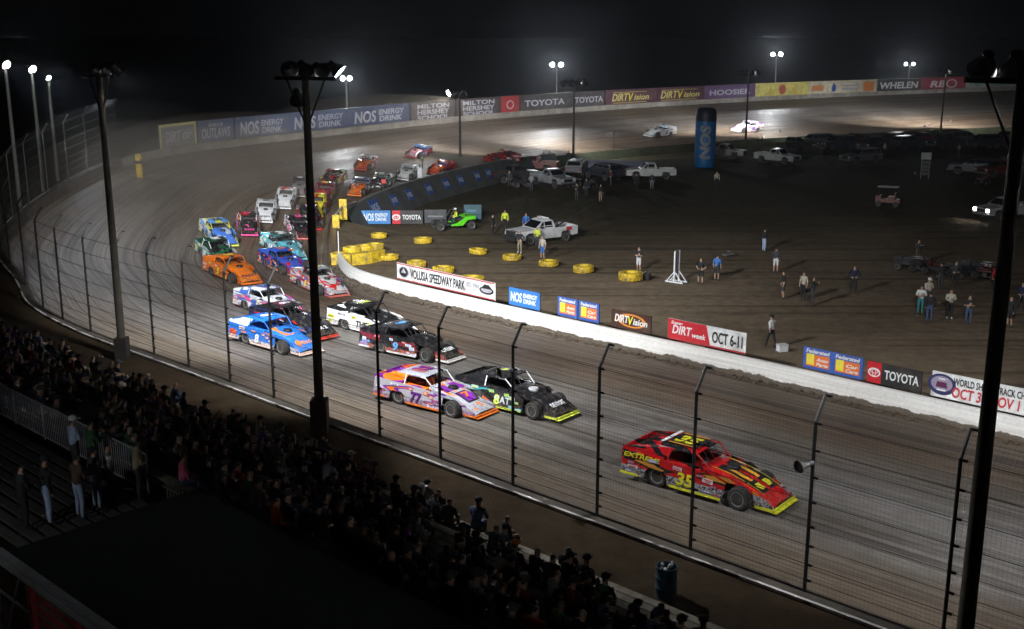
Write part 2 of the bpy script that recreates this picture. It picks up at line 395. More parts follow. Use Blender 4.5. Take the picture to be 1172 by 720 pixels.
# dirt shoulder closing the turn bank down to the infield, and the bank outside the far wall
sb = MB()
for i in range(12 * K, len(IC) - 1):
    qa = []
    for k in (i, i + 1):
        p = IC[k]; d = (IC[min(k + 1, len(IC) - 1)] - IC[k - 1]).normalized(); nn = Vector((d.y, -d.x, 0))
        w = 0.35 + 0.48 * p.z
        qa += [(p.x, p.y, p.z + .002), (p.x + nn.x * w, p.y + nn.y * w, -.03)]
    sb.add(qa, [(0, 1, 3, 2)])
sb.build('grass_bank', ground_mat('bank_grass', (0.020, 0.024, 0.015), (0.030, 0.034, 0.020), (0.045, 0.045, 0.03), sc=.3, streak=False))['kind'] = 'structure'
ob = MB()
for i in range(8 * K, len(OC) - 1):
    qa = []
    for k in (i, i + 1):
        p = OC[k]; d = (OC[min(k + 1, len(OC) - 1)] - OC[k - 1]).normalized(); nn = Vector((-d.y, d.x, 0)) if True else 0
        if (p + nn - IC[k]).length < (p - nn - IC[k]).length: nn = -nn
        qa += [(p.x + nn.x * .9, p.y + nn.y * .9, p.z + .3), (p.x + nn.x * 14, p.y + nn.y * 14, -.03)]
    ob.add(qa, [(0, 1, 3, 2)])
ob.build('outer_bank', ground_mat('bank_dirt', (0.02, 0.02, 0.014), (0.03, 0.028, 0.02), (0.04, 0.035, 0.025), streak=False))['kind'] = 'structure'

def hit(x, y):
    """where the ray through the photo's pixel meets the track or the flat ground"""
    d = ray(x, y).normalized(); o = Vector((0, 0, CAMH))
    h = TRACK_BVH.ray_cast(o, d)
    g = G(x, y, 0)
    if h[0] is not None and (d.z >= 0 or (h[0] - o).length < (g - o).length + .3): return h[0]
    return g
def track_dir(p):
    best = min(range(len(IC) - 1), key=lambda i: ((IC[i] + OC[i]) / 2 - p).length)
    i = best; d = ((IC[i] + OC[i]) - (IC[i + 1] + OC[i + 1])) if i < len(IC) - 1 else ((IC[i - 1] + OC[i - 1]) - (IC[i] + OC[i]))
    d.z = 0; return d.normalized()
def track_normal(p):
    h = TRACK_BVH.ray_cast(Vector((p.x, p.y, 50)), Vector((0, 0, -1)))
    n = h[1] if h[0] is not None else Vector((0, 0, 1))
    return n if n.z > 0 else -n

# ------------------------------------------------------------------ outer wall, apron, catch fence (near straight)
wl = [i for i in range(len(OC)) if i <= 12 * K]      # near straight and round the turn
ow = MB(); wu = []; edge = MB(); eu = []
def offs(k, d):
    p = OC[k]; t = (OC[min(k + 1, len(OC) - 1)] - OC[max(k - 1, 0)]); t.z = 0; t.normalize()
    nn = Vector((-t.y, t.x, 0))
    if (p + nn - IC[k]).length < (p - nn - IC[k]).length: nn = -nn
    return Vector((p.x, p.y, 0)) + nn * d
def wz(k): return OC[k].z + 0.8
secs = []; es = []; ac = []; L = 0
for k in wl:
    a = offs(k, 0.0); b = offs(k, 0.30); c = offs(k, 0.55); z = wz(k)
    secs.append([(a.x, a.y, OC[k].z - .3), (a.x, a.y, z), (c.x, c.y, z), (c.x, c.y, OC[k].z - .3)])
    e0 = offs(k, 0.46); e1 = offs(k, 0.56)
    if k > wl[0]: L += (OC[k] - OC[k - 1]).length
    es.append([(e0.x, e0.y, z + .004), (e1.x, e1.y, z + .004), (e1.x, e1.y, z - .08)]); eu += [(L, 0), (L, .2), (L, .28)]
wall = ow.loft(secs).build('concrete_wall', paint((.040, .033, .025), .95, .35, 1.2, dirt=.5))
tag(wall, 'low dark concrete wall with chipped white top edge below the catch fence', 'wall')
eo = edge.loft(es).build('painted_edge', chipped_white(), wall, fix=False); add_uv(eo, eu)
ap = MB()
aps = []
for k in wl:
    a = offs(k, 0.56); b = offs(k, 4.2); c = offs(k, 30); z = OC[k].z
    aps.append([(a.x, a.y, z + .68), (b.x, b.y, min(z + .5, 1.0)), (c.x, c.y, -.02)])
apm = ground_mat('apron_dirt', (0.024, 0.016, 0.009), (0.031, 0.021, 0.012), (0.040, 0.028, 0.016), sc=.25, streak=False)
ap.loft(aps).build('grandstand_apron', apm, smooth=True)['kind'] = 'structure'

# catch fence
fence = thing('catch_fence', 'tall wire mesh catch fence on kicked top posts along the near wall', 'fence')
FEN = []       # fence line points with arc length
L = 0
for k in wl:
    p = offs(k, 0.12); p.z = wz(k)
    if FEN: L += (p - FEN[-1][1]).length
    FEN.append((L, p))
def fpt(s):
    for (a, p), (b, q) in zip(FEN, FEN[1:]):
        if a <= s <= b: return p.lerp(q, (s - a) / max(b - a, 1e-6))
    return FEN[-1][1].copy()
def fdir(s):
    d = fpt(min(s + .4, FEN[-1][0])) - fpt(max(s - .4, 0)); d.z = 0; return d.normalized()
def ftoin(s):
    d = fdir(s); n = Vector((d.y, -d.x, 0))
    c = fpt(s)
    i = min(range(len(IC)), key=lambda j: (IC[j] - c).length)
    return n if n.dot(IC[i] - c) > 0 else -n
POSTPX = [435, 505, 588, 684, 791, 919, 1078, 314, 264, 217, 177, 104, 72, 50, 30, 12, 372]
FH = 4.85; KICK = Vector((0, 0, 0.62))
def s_at_px(px):
    best = None
    for i in range(0, int(FEN[-1][0] * 10)):
        s = i / 10; p = fpt(s)
        if p.y > 88: break
        x = P(p)[0]
        if best is None or abs(x - px) < best[0]: best = (abs(x - px), s)
    return best[1]
post_s = sorted(set([s_at_px(p) for p in POSTPX if p != 372] + [s_at_px(141)]))
smax = post_s[-1]
extra = smax + 4.0
while extra < FEN[-1][0] - 1: post_s.append(extra); extra += 4.0
post_s = [s for s in ([post_s[0] - 6.4, post_s[0] - 3.2] + post_s) if s > 0]
CABZ = [0.35, 0.8, 1.35, 1.9, 2.6, 3.3, 4.05, 4.8]
for s in post_s:
    p = fpt(s); nin = ftoin(s); d = fdir(s)
    top = p + Vector((0, 0, FH)); tip = top + nin * 0.42 + KICK
    b = MB(); b.tube(p - Vector((0, 0, .75)), top, .055, .05, 8); b.tube(top - Vector((0, 0, .02)), tip, .05, .045, 8)
    for z in CABZ: b.box(p + Vector((0, 0, z)) + d * -.09, (.16, .05, .06), 0, Matrix.Rotation(math.atan2(d.y, d.x), 3, 'Z'))
    b.box(tip + d * -.09, (.2, .06, .06), 0, Matrix.Rotation(math.atan2(d.y, d.x), 3, 'Z'))
    b.build('post', DKSTEEL, fence, smooth=True)
s0, s1 = 0.3, FEN[-1][0] - .3
samp = [s0 + (s1 - s0) * i / 130 for i in range(131)]
for z in CABZ:
    b = MB()
    for a, c in zip(samp, samp[1:]): b.tube(fpt(a) + Vector((0, 0, z)), fpt(c) + Vector((0, 0, z)), .011, .011, 4, cap=False)
    b.build('cable', DKSTEEL, fence)
WIRE = paint((0.032, 0.031, 0.029), 0.5, 0.1, metal=0.3)
b = MB()
s = s0
while s < s1:
    p = fpt(s); nin = ftoin(s); top = p + Vector((0, 0, FH))
    r = .0016 if s < 80 else .003
    b.tube(p, top, r, r, 3, cap=False); b.tube(top, top + nin * .42 + KICK, r, r, 3, cap=False)
    s += .115 if s < 80 else .2
nh = 42
for j in range(nh + 1):
    z = FH * j / nh
    for a, c in zip(samp, samp[1:]): b.tube(fpt(a) + Vector((0, 0, z)), fpt(c) + Vector((0, 0, z)), .0016, .0016, 3, cap=False)
for j in range(1, 7):
    t = j / 6
    for a, c in zip(samp, samp[1:]):
        b.tube(fpt(a) + Vector((0, 0, FH)) + (ftoin(a) * .42 + KICK) * t, fpt(c) + Vector((0, 0, FH)) + (ftoin(c) * .42 + KICK) * t, .0016, .0016, 3, cap=False)
b.build('wire_mesh', WIRE, fence, fix=False)

# horn loudspeakers on the fence
def horn(px, zz, label):
    s = s_at_px(px); p = fpt(s); d = fdir(s); nin = ftoin(s)
    left = d if P(p + d)[0] < P(p - d)[0] else -d
    o = thing('horn_speaker', label, 'loudspeaker', p + Vector((0, 0, zz)) - nin * .06, 0, 'horn loudspeakers on the fence posts')
    ax = (left * .35 - nin * .90 + Vector((0, 0, -.10))).normalized()
    M = ax.to_track_quat('Z', 'Y').to_matrix().to_4x4()
    o.scale = (.78,) * 3
    b = MB(); b.lathe([(.05, .05), (.07, .12), (.10, .30), (.16, .46), (.24, .56), (.25, .57), (.22, .54), (.12, .40), (.04, .2)], M, 20)
    b.build('horn', [paint((.22, .21, .20), .6)], o, smooth=True)
    c = MB(); c.lathe([(.215, .53), (.02, .50)], M, 20); c.build('mouth', BLACK, o)
    c = MB(); c.lathe([(.02, -.06), (.085, -.05), (.085, .10), (.05, .12)], M, 14); c.build('driver_unit', [paint((.12, .12, .12), .5)], o, smooth=True)
    c = MB(); c.box((0, 0, -.05), (.06, .06, .2)); c.build('bracket', DKSTEEL, o)
horn(588, 4.0, 'grey horn loudspeaker on the fence post above the black car')
horn(919, 3.7, 'pale horn loudspeaker on the fence post right of the red car')

# ------------------------------------------------------------------ inner wall of the near straight
MW = muddy_white()
ik = [k for k in range(len(IC)) if k <= 9 * K]
sec = []; uu = []; L = 0
for k in ik:
    a = IC[k]; t = (IC[k + 1] - IC[max(k - 1, 0)]); t.z = 0; t.normalize(); nn = Vector((t.y, -t.x, 0))
    if nn.dot(OC[k] - a) > 0: nn = -nn
    if k: L += (a - IC[k - 1]).length
    c = a + nn * .28
    sec.append([(a.x, a.y, -.05), (a.x + nn.x * .05, a.y + nn.y * .05, .95), (c.x, c.y, .95), (c.x + nn.x * .05, c.y + nn.y * .05, -.05)])
    uu += [(L, 0), (L, 1.0), (L, 1.3), (L, 2.3)]
iw = MB().loft(sec, ends=True).build('infield_wall', MW, fix=True); add_uv(iw, uu)
tag(iw, 'long low white infield wall splashed with mud along its foot', 'wall')
def inner_at(px):
    best = None
    for a, c in zip(IC[:9 * K], IC[1:9 * K + 1]):
        for j in range(12):
            p = a.lerp(c, j / 12); x = P(p + Vector((0, 0, .95)))[0]
            if best is None or abs(x - px) < best[0]: best = (abs(x - px), p)
    return best[1]
# clods of loose dirt thrown against the wall
cb = MB(); rr = random.Random(5)
for k in range(0, 9 * K):
    a, c = IC[k], IC[k + 1]
    for j in range(10):
        p = a.lerp(c, rr.random()); o = (OC[k] - IC[k]).normalized(); p = p + o * rr.uniform(.0, .75) ** 1.3
        r = rr.uniform(.03, .13)
        M = Matrix.Translation((p.x, p.y, 0.02)) @ Matrix.Rotation(rr.random() * 6, 4, 'Z') @ Matrix.Diagonal((r * rr.uniform(1, 2), r, r * .8, 1))
        cb.lathe([(.5, -.3), (1, .1), (.8, .6), (.25, .95)], M, 5)
tag(cb.build('dirt_clods', paint((.085, .066, .046), .95, .3, 3.0)), kind='stuff')

# ------------------------------------------------------------------ people
def skin_mesh(name, verts, edges, radii, zones, root=0, hairdir=-1, sub=1):
    me = bpy.data.meshes.new(name); me.from_pydata(verts, edges, [])
    o = bpy.data.objects.new(name, me); COL.objects.link(o)
    o.modifiers.new('skin', 'SKIN'); sm = o.modifiers.new('sub', 'SUBSURF'); sm.levels = sub; sm.render_levels = sub
    lay = me.skin_vertices[0].data
    for i, r in enumerate(radii): lay[i].radius = r if isinstance(r, tuple) else (r, r); lay[i].use_root = (i == root)
    dg = bpy.context.evaluated_depsgraph_get(); out = bpy.data.meshes.new_from_object(o.evaluated_get(dg))
    bpy.data.objects.remove(o); bpy.data.meshes.remove(me)
    V = [Vector(v) for v in verts]
    out.materials.clear()
    for k in range(5): out.materials.append(BLACK)
    def near(c):
        best = (1e9, 0)
        for (i, j), zn in zip(edges, zones):
            a, bb = V[i], V[j]; ab = bb - a; t = max(0, min(1, (c - a).dot(ab) / max(ab.length_squared, 1e-9)))
            d = (a + ab * t - c).length
            if d < best[0]: best = (d, zn)
        return best[1]
    for p in out.polygons:
        p.use_smooth = True
        z = near(p.center)
        p.material_index = z
    return out
SK, HR, SH, TR, SO = 0, 1, 2, 3, 4
def person_mesh(pose, sleeves=True, shorts=False):
    # faces +X, left is +Y
    if pose.startswith('sit'):
        hip = (-.05, 0, .0); lean = {'sit': .06, 'sitlean': .22, 'situp': 0.0}[pose]
        ch = (lean, 0, .36); nk = (lean + .02, 0, .50); h0 = (lean + .04, 0, .60); h1 = (lean + .045, 0, .72)
        v = [hip, (lean * .5, 0, .17), ch, nk, h0, h1]
        e = [(0, 1), (1, 2), (2, 3), (3, 4), (4, 5)]; r = [(.15, .13), (.15, .11), (.17, .11), .062, .09, .085]; z = [SH, SH, SH, SK, SK]
        for sgn in (1, -1):
            i = len(v)
            v += [(.02, .10 * sgn, -.01), (.42, .13 * sgn, .03), (.40, .13 * sgn, -.38), (.53, .14 * sgn, -.42)]
            e += [(0, i), (i, i + 1), (i + 1, i + 2), (i + 2, i + 3)]; r += [.10, .075, .055, .045]; z += [TR, TR, SK if shorts else TR, SO]
            i = len(v)
            if pose == 'situp' : arm = [(lean, .20 * sgn, .42), (lean + .22, .25 * sgn, .42), (lean + .36, .14 * sgn, .62), (lean + .40, .11 * sgn, .70)]
            elif pose == 'sitlean': arm = [(lean, .20 * sgn, .42), (lean + .10, .26 * sgn, .16), (lean + .32, .10 * sgn, .12), (lean + .39, .06 * sgn, .12)]
            else: arm = [(lean, .20 * sgn, .42), (lean + .04, .25 * sgn, .14), (lean + .28, .17 * sgn, .08), (lean + .36, .14 * sgn, .08)]
            v += arm; e += [(2, i), (i, i + 1), (i + 1, i + 2), (i + 2, i + 3)]; r += [.075, .055, .042, .038]; z += [SH, SH, SH if sleeves else SK, SK]
    else:
        st = {'stand': (.0, .0), 'walk': (.22, -.24), 'arms': (.02, -.03), 'hips': (.03, -.02), 'phone': (.0, .02)}[pose]
        v = [(0, 0, .95), (.0, 0, 1.12), (.015, 0, 1.34), (.02, 0, 1.49), (.035, 0, 1.58), (.04, 0, 1.70)]
        e = [(0, 1), (1, 2), (2, 3), (3, 4), (4, 5)]; r = [(.155, .12), (.15, .11), (.175, .115), .062, .088, .085]; z = [SH, SH, SH, SK, SK]
        for sgn, fx in ((1, st[0]), (-1, st[1])):
            i = len(v); w = .10 if pose != 'hips' else .13
            v += [(.0, .095 * sgn, .90), (.03 + fx * .55, (w + .01) * sgn, .50), (fx - .01, (w + .02) * sgn, .10), (fx + .15, (w + .04) * sgn, .045)]
            e += [(0, i), (i, i + 1), (i + 1, i + 2), (i + 2, i + 3)]; r += [.105, .072, .048, .043]; z += [TR, TR, SK if shorts else TR, SO]
            i = len(v); f2 = -fx
            arm = {'stand': [(.01, .20 * sgn, 1.40), (.0, .26 * sgn, 1.12), (.08, .25 * sgn, .86), (.11, .24 * sgn, .78)],
                   'walk': [(.01, .20 * sgn, 1.40), (f2 * .5, .25 * sgn, 1.13), (f2 * .9 + .12, .23 * sgn, .92), (f2 + .16, .22 * sgn, .85)],
                   'arms': [(.01, .20 * sgn, 1.40), (.05, .27 * sgn, 1.14), (.24, .05 * sgn, 1.16 + .03 * sgn), (.26, -.06 * sgn, 1.18 + .03 * sgn)],
                   'hips': [(.01, .20 * sgn, 1.40), (-.06, .36 * sgn, 1.16), (.06, .20 * sgn, 1.0), (.10, .17 * sgn, .98)],
                   'phone': [(.01, .20 * sgn, 1.40), (.12, .27 * sgn, 1.16), (.33, .12 * sgn, 1.36), (.37, .06 * sgn, 1.42)]}[pose]
            v += arm; e += [(2, i), (i, i + 1), (i + 1, i + 2), (i + 2, i + 3)]; r += [.075, .055, .042, .038]; z += [SH, SH, SH if sleeves else SK, SK]
    me = skin_mesh('person', v, e, r, z)
    hz = v[4][2]; hx = v[4][0]
    for p in me.polygons:
        if p.material_index == SK and p.center.z > hz - .03 and abs(p.center.y) < .14 and (p.center.z > hz + .075 + .9 * (p.center.x - hx)): p.material_index = HR
    me.update(); return me
PM = {}
def get_person(pose, sleeves, shorts):
    k = (pose, sleeves, shorts)
    if k not in PM: PM[k] = person_mesh(*k)
    return PM[k]
SKINS = [(.42, .26, .18), (.50, .32, .23), (.30, .18, .12), (.16, .09, .06)]
HAIRS = [(.02, .015, .012), (.05, .03, .02), (.12, .075, .04), (.015, .015, .016), (.25, .23, .2)]
C = dict(black=(.02, .02, .023), charcoal=(.05, .05, .056), navy=(.012, .018, .05), white=(.70, .70, .68), grey=(.22, .22, .23), red=(.42, .02, .02), blue=(.05, .16, .45),
         teal=(.04, .22, .24), jeans=(.06, .09, .17), khaki=(.30, .25, .17), brown=(.09, .055, .035), hivis=(.62, .72, .06), pink=(.75, .16, .25), orange=(.75, .18, .02),
         green=(.04, .12, .05), purple=(.12, .05, .20), cream=(.5, .46, .36), maroon=(.14, .015, .02), pale=(.42, .52, .70))
def cloth(c): return paint(C[c], .85, .15, 8.0)
CAPM = {}
def cap_mesh():
    if 'm' not in CAPM:
        b = MB(); b.lathe([(.115, 0), (.118, .03), (.10, .09), (.05, .125), (.01, .13)], None, 14)
        b.add([(.08, -.08, .005), (.21, -.06, -.01), (.23, 0, -.01), (.21, .06, -.01), (.08, .08, .005), (.08, -.08, .02), (.21, -.06, .005), (.23, 0, .005), (.21, .06, .005), (.08, .08, .02)],
              [(0, 1, 2, 3, 4), (9, 8, 7, 6, 5), (0, 5, 6, 1), (1, 6, 7, 2), (2, 7, 8, 3), (3, 8, 9, 4)])
        CAPM['m'] = b.mesh('cap', [BLACK], smooth=True)
    return CAPM['m']
def person(loc, rz, label, pose='stand', shirt='black', trousers='jeans', group=None, sleeves=True, shorts=False, skin=0, hair=0, cap=None, scale=1.0, shoes='charcoal'):
    o = bpy.data.objects.new('person', get_person(pose, sleeves, shorts)); COL.objects.link(o)
    ms = [paint(SKINS[skin], .6), paint(HAIRS[hair], .7), cloth(shirt), cloth(trousers), cloth(shoes)]
    for sl, m in zip(o.material_slots, ms): sl.link = 'OBJECT'; sl.material = m
    o.location = loc; o.rotation_euler = (0, 0, rz); o.scale = (scale,) * 3
    tag(o, label, 'person', group)
    if cap:
        c = link('cap', cap_mesh(), o)
        sl = c.material_slots[0]; sl.link = 'OBJECT'; sl.material = cloth(cap)
        c.location = (.04, 0, 1.665) if not pose.startswith('sit') else ({'sit': .06, 'sitlean': .22, 'situp': 0.0}[pose] + .045, 0, .685)
    return o

# ------------------------------------------------------------------ race cars
def tyre_parts(r, w):
    b = MB(); k = w / 2
    b.lathe([(r * .62, -k * .92), (r * .80, -k), (r * .95, -k * .9), (r, -k * .62), (r, -k * .2), (r * .985, 0), (r, k * .2), (r, k * .62), (r * .95, k * .9), (r * .80, k), (r * .62, k * .92)], Matrix.Rotation(math.pi / 2, 4, 'X'), 24)
    for i in range(24):      # tread blocks
        t = 2 * math.pi * i / 24
        for sg in (-1, 1):
            c = Vector((math.cos(t + .06 * sg) * r, sg * k * .42, math.sin(t + .06 * sg) * r))
            b.box(c, (.03, k * .62, r * .16), 0, Matrix.Rotation(-(t + .06 * sg), 3, 'Y'))
    t = b.mesh('tyre', [RUBBER], smooth=True)
    b = MB(); b.lathe([(r * .2, -k * .55), (r * .45, -k * .6), (r * .60, -k * .95), (r * .64, -k * .98), (r * .64, k * .98), (r * .60, k * .95), (r * .45, k * .6), (r * .2, k * .55)], Matrix.Rotation(math.pi / 2, 4, 'X'), 20)
    for i in range(5):
        t_ = 2 * math.pi * i / 5
        for sg in (-1, 1): b.lathe([(.018, -.012), (.018, .012)], Matrix.Translation((math.cos(t_) * r * .3, sg * k * .6, math.sin(t_) * r * .3)) @ Matrix.Rotation(math.pi / 2, 4, 'X'), 6)
    return t, b.mesh('rim', [RIM], smooth=True)
WH = tyre_parts(.345, .30)
def wheel(parent, x, y, z, steer=0.0, parts=None, rim=None):
    tm, rm = parts or WH
    w = link('tyre', tm); w.name = 'wheel'; w.parent = parent; w.location = (x, y, z); w.rotation_euler = (0, random.uniform(0, 6), steer)
    q = link('rim', rm, w)
    if rim: sl = q.material_slots[0]; sl.link = 'OBJECT'; sl.material = rim
    return w
def xz(y): return lambda a, b, t: (a, y + t, b)
CARG = 'race cars circling the dirt oval'
def race_car(px, label, c, yaw=4.0, heading=None, text=True, loc=None, scale=1.05):
    """open-wheel dirt modified; c: dict of colours"""
    p = loc or hit(*px)
    d = track_dir(p) if heading is None else Vector((math.cos(R(heading)), math.sin(R(heading)), 0))
    if heading is None: d = Matrix.Rotation(R(yaw), 3, 'Z') @ d
    n = track_normal(p); x = (d - n * d.dot(n)).normalized(); y = n.cross(x)
    o = thing('race_car', label, 'race car', p, 0, CARG)
    o.rotation_euler = Matrix((x, y, n)).transposed().to_euler()
    k = c
    sd = k.get('seed', 1.0)
    side = livery(k['side'], k.get('s2', k['side']), k.get('s3', k.get('s2', k['side'])), 2.1, sd, k.get('t1', .5), k.get('t2', .58), k.get('band'), k.get('bandz', .40))
    hood = livery(k.get('hood', k['side']), k.get('h2', k.get('hood', k['side'])), k.get('h3', k.get('h2', k.get('hood', k['side']))), 1.9, sd + 2, .57, .65)
    roof = livery(k.get('roof', k['side']), k.get('r2', k.get('roof', k['side'])), k.get('r2', k.get('roof', k['side'])), 1.6, sd + 4, .56, .7)
    lip = paint(k.get('lip', (.7, .7, .7)), .4, .15, dirt=.5)
    inside = paint(k.get('inside', (.03, .03, .03)), .5, .15)
    # body: side panels with the rear wheel cut out, rear deck, tail
    b = MB()
    prof = [(-2.28, .20), (-1.66, .20), (-1.64, .44), (-1.55, .57), (-1.12, .57), (-1.00, .46), (-.96, .16), (.88, .16), (.95, .40), (1.00, .72), (.55, .86), (-.15, .93), (-1.2, .95), (-2.22, .99)]
    for s in (1, -1): b.prism(prof, lambda a, h, t, s=s: (a, s * (.965 - t - .05 * max(0, h - .5)), h), .025)
    body = b.build('body_side', side, o)
    # chipped pale strip along the sill
    for s in (1, -1):
        MB().box((-.01, s * .972, .19), (1.74, .02, .075)).build('sill_strip', lip, o); MB().box((-2.04, s * .972, .235), (.46, .02, .07)).build('sill_strip', lip, o)
    b = MB()
    b.add([(-2.22, -.92, .985), (-2.22, .92, .985), (-1.18, .93, .945), (-1.18, -.93, .945)], [(0, 1, 2, 3)])
    b.add([(-1.18, .93, .945), (-1.18, .66, .94), (.1, .66, .93), (.1, .92, .905)], [(0, 1, 2, 3)]); b.add([(-1.18, -.93, .945), (.1, -.92, .905), (.1, -.66, .93), (-1.18, -.66, .94)], [(0, 1, 2, 3)])
    b.box((-2.255, 0, .72), (.03, 1.80, .52)); b.box((-2.22, 0, 1.03), (.03, 1.84, .10))
    b.build('rear_deck', livery(k.get('deck', k.get('roof', k['side'])), k.get('s2', k['side']), k['side'], 1.7, sd + 5, .55, .66), o)
    # cockpit tub, engine bay, chassis
    b = MB(); b.box((-.55, 0, .38), (1.5, 1.78, .04)); b.box((-1.2, 0, .66), (.04, 1.8, .56)); b.box((.2, 0, .64), (.04, 1.7, .52)); b.box((-.62, .30, .66), (.10, .46, .62)); b.box((-.42, .30, .50), (.4, .46, .12))
    b.build('cockpit', inside, o)
    b = MB(); b.box((.95, 0, .42), (1.5, .62, .34)); b.tube((1.42, -.84, .33), (1.42, .84, .33), .045, n=8); b.tube((1.42, -.75, .34), (.85, -.3, .42), .025); b.tube((1.42, .75, .34), (.85, .3, .42), .025)
    for s in (1, -1): b.tube((.3, s * .42, .30), (2.2, s * .36, .26), .035); b.tube((1.40, s * .66, .34), (1.25, s * .34, .72), .04); b.tube((.45, s * .55, .42), (.9, s * .72, .30), .05)
    b.tube((-1.36, -.7, .345), (-1.36, .7, .345), .05); b.box((-.3, 0, .25), (3.6, 1.0, .05))
    b.build('chassis', INNER, o)
    # hood: cowl to nose
    st = [(.05, .70, .955), (.45, .70, .93), (.85, .69, .875), (1.05, .56, .83), (1.45, .53, .72), (1.80, .58, .58), (2.08, .64, .43), (2.34, .68, .26)]
    secs = []
    for X, w, z in st:
        zl = max(.12, z - .22) if X < 1.6 else max(.13, .5 - .42 * (X - 1.6))
        secs.append([(X, -w - .01, zl), (X, -w, z - .05), (X, -w * .90, z - .005), (X, -w * .4, z + .025), (X, w * .4, z + .025), (X, w * .90, z - .005), (X, w, z - .05), (X, w + .01, zl)])
    b = MB(); b.loft(secs); b.build('hood', hood, o, smooth=True)
    for s in (1, -1): MB().prism([(.60, .86), (1.0, .72), (1.22, .74), (.95, .88)], xz(s * .80), .02 * s).build('fender_top', side, o)
    # nose lip and skirt ends
    b = MB(); b.box((2.37, 0, .16), (.05, 1.46, .11)); b.box((2.43, 0, .115), (.10, 1.46, .02))
    for s in (1, -1): b.prism([(1.82, .12), (2.40, .12), (2.40, .20), (1.82, .20)], xz(s * .71), .02 * s)
    b.build('nose_lip', lip, o)
    for s in (1, -1): MB().prism([(1.78, .20), (2.38, .20), (2.34, .30), (2.05, .46), (1.72, .62)], xz(s * .70), -.02 * s).build('nose_side', side, o)
    # roof, sail panels, pillars
    rs = []
    for X, w, z in ((-1.50, .77, 1.32), (-1.40, .78, 1.355), (-.80, .78, 1.385), (-.30, .75, 1.375), (-.10, .73, 1.34)):
        rs.append([(X, -w, z - .035), (X, -w * .96, z - .005), (X, -w * .5, z + .012), (X, w * .5, z + .012), (X, w * .96, z - .005), (X, w, z - .035)])
    b = MB(); b.loft(rs); b.loft([[(q[0], q[1], q[2] - .03) for q in r_] for r_ in rs]); b.build('roof', roof, o, smooth=True)
    for s in (1, -1):
        b = MB()
        b.add([(-2.20, s * .92, .99), (-1.15, s * .93, .95), (-.85, s * .785, 1.345), (-1.48, s * .78, 1.315), (-2.20, s * .90, 1.10)], [(0, 1, 2, 3, 4)])
        b.add([(-2.20, s * .90, .99), (-1.15, s * .91, .95), (-.85, s * .765, 1.345), (-1.48, s * .76, 1.315), (-2.20, s * .88, 1.10)], [(4, 3, 2, 1, 0)])
        b.build('sail_panel', livery(k.get('sail', k.get('roof', k['side'])), k.get('s2', k['side']), k['side'], 1.7, sd + 6, .54, .64), o)
    for s in (1, -1):
        MB().tube((-.12, s * .71, 1.34), (.32, s * .68, .93), .024).build('pillar', paint(k.get('pillar', k.get('roof', k['side'])), .4), o)
        MB().box((-1.0, s * .855, 1.14), (.05, .03, .42), 0, Matrix.Rotation(.36 * s, 3, 'X')).build('pillar', paint(k.get('pillar', k.get('roof', k['side'])), .4), o)
    b = MB()
    for yy in (-.32, 0, .32): b.tube((-.14, yy, 1.34), (.18, yy, .95), .011, n=6)
    for s in (1, -1): b.tube((-1.1, s * .58, .4), (-1.05, s * .56, 1.32), .025); b.tube((-1.1, s * .6, .62), (.1, s * .6, .74), .022); b.tube((-1.05, s * .56, 1.32), (-2.0, s * .5, .7), .022)
    b.build('roll_cage', INNER, o)
    # air scoop on the hood
    b = MB(); M = Matrix.Translation((.78, 0, .90)); b.lathe([(.21, -.06), (.21, .06), (.19, .085), (.02, .09)], M, 18)
    b.build('air_cleaner', paint(k.get('scoop', (.012, .012, .013)), .4), o, smooth=True)
    for X, Y, stv in ((-1.36, .76, 0), (-1.36, -.76, 0), (1.42, .84, -.06), (1.42, -.84, -.06)):
        wheel(o, X, Y, .345, stv, rim=k.get('rim'))
    # decal panels following the hood and roof: (where, x0, x1, y0, y1, colour)
    def hz_(X):
        for (xa, wa, za), (xb, wb, zb) in zip(st, st[1:]):
            if xa <= X <= xb: return za + (zb - za) * (X - xa) / (xb - xa)
        return st[0][2] if X < st[0][0] else st[-1][2]
    for i_, (wh, x0, x1, y0, y1, cc) in enumerate(k.get('panels', ())):
        b = MB(); n_ = 8; up = .028 + .004 * i_
        for sg in ((1, -1) if y0 > 0 else (1,)):
            secs_ = []
            for j in range(n_ + 1):
                X = x0 + (x1 - x0) * j / n_; tp = 1.0 if wh == 'roof' else 1 - .12 * math.sin(j / n_ * 6 + i_)
                Z = (1.378 if wh == 'roof' else hz_(X)) + up
                secs_.append([(X, sg * y0, Z), (X, sg * (y0 + (y1 - y0) * tp), Z)])
            b.loft(secs_)
        b.build(wh + '_graphic', paint(cc, .35, .1, dirt=.4), o)
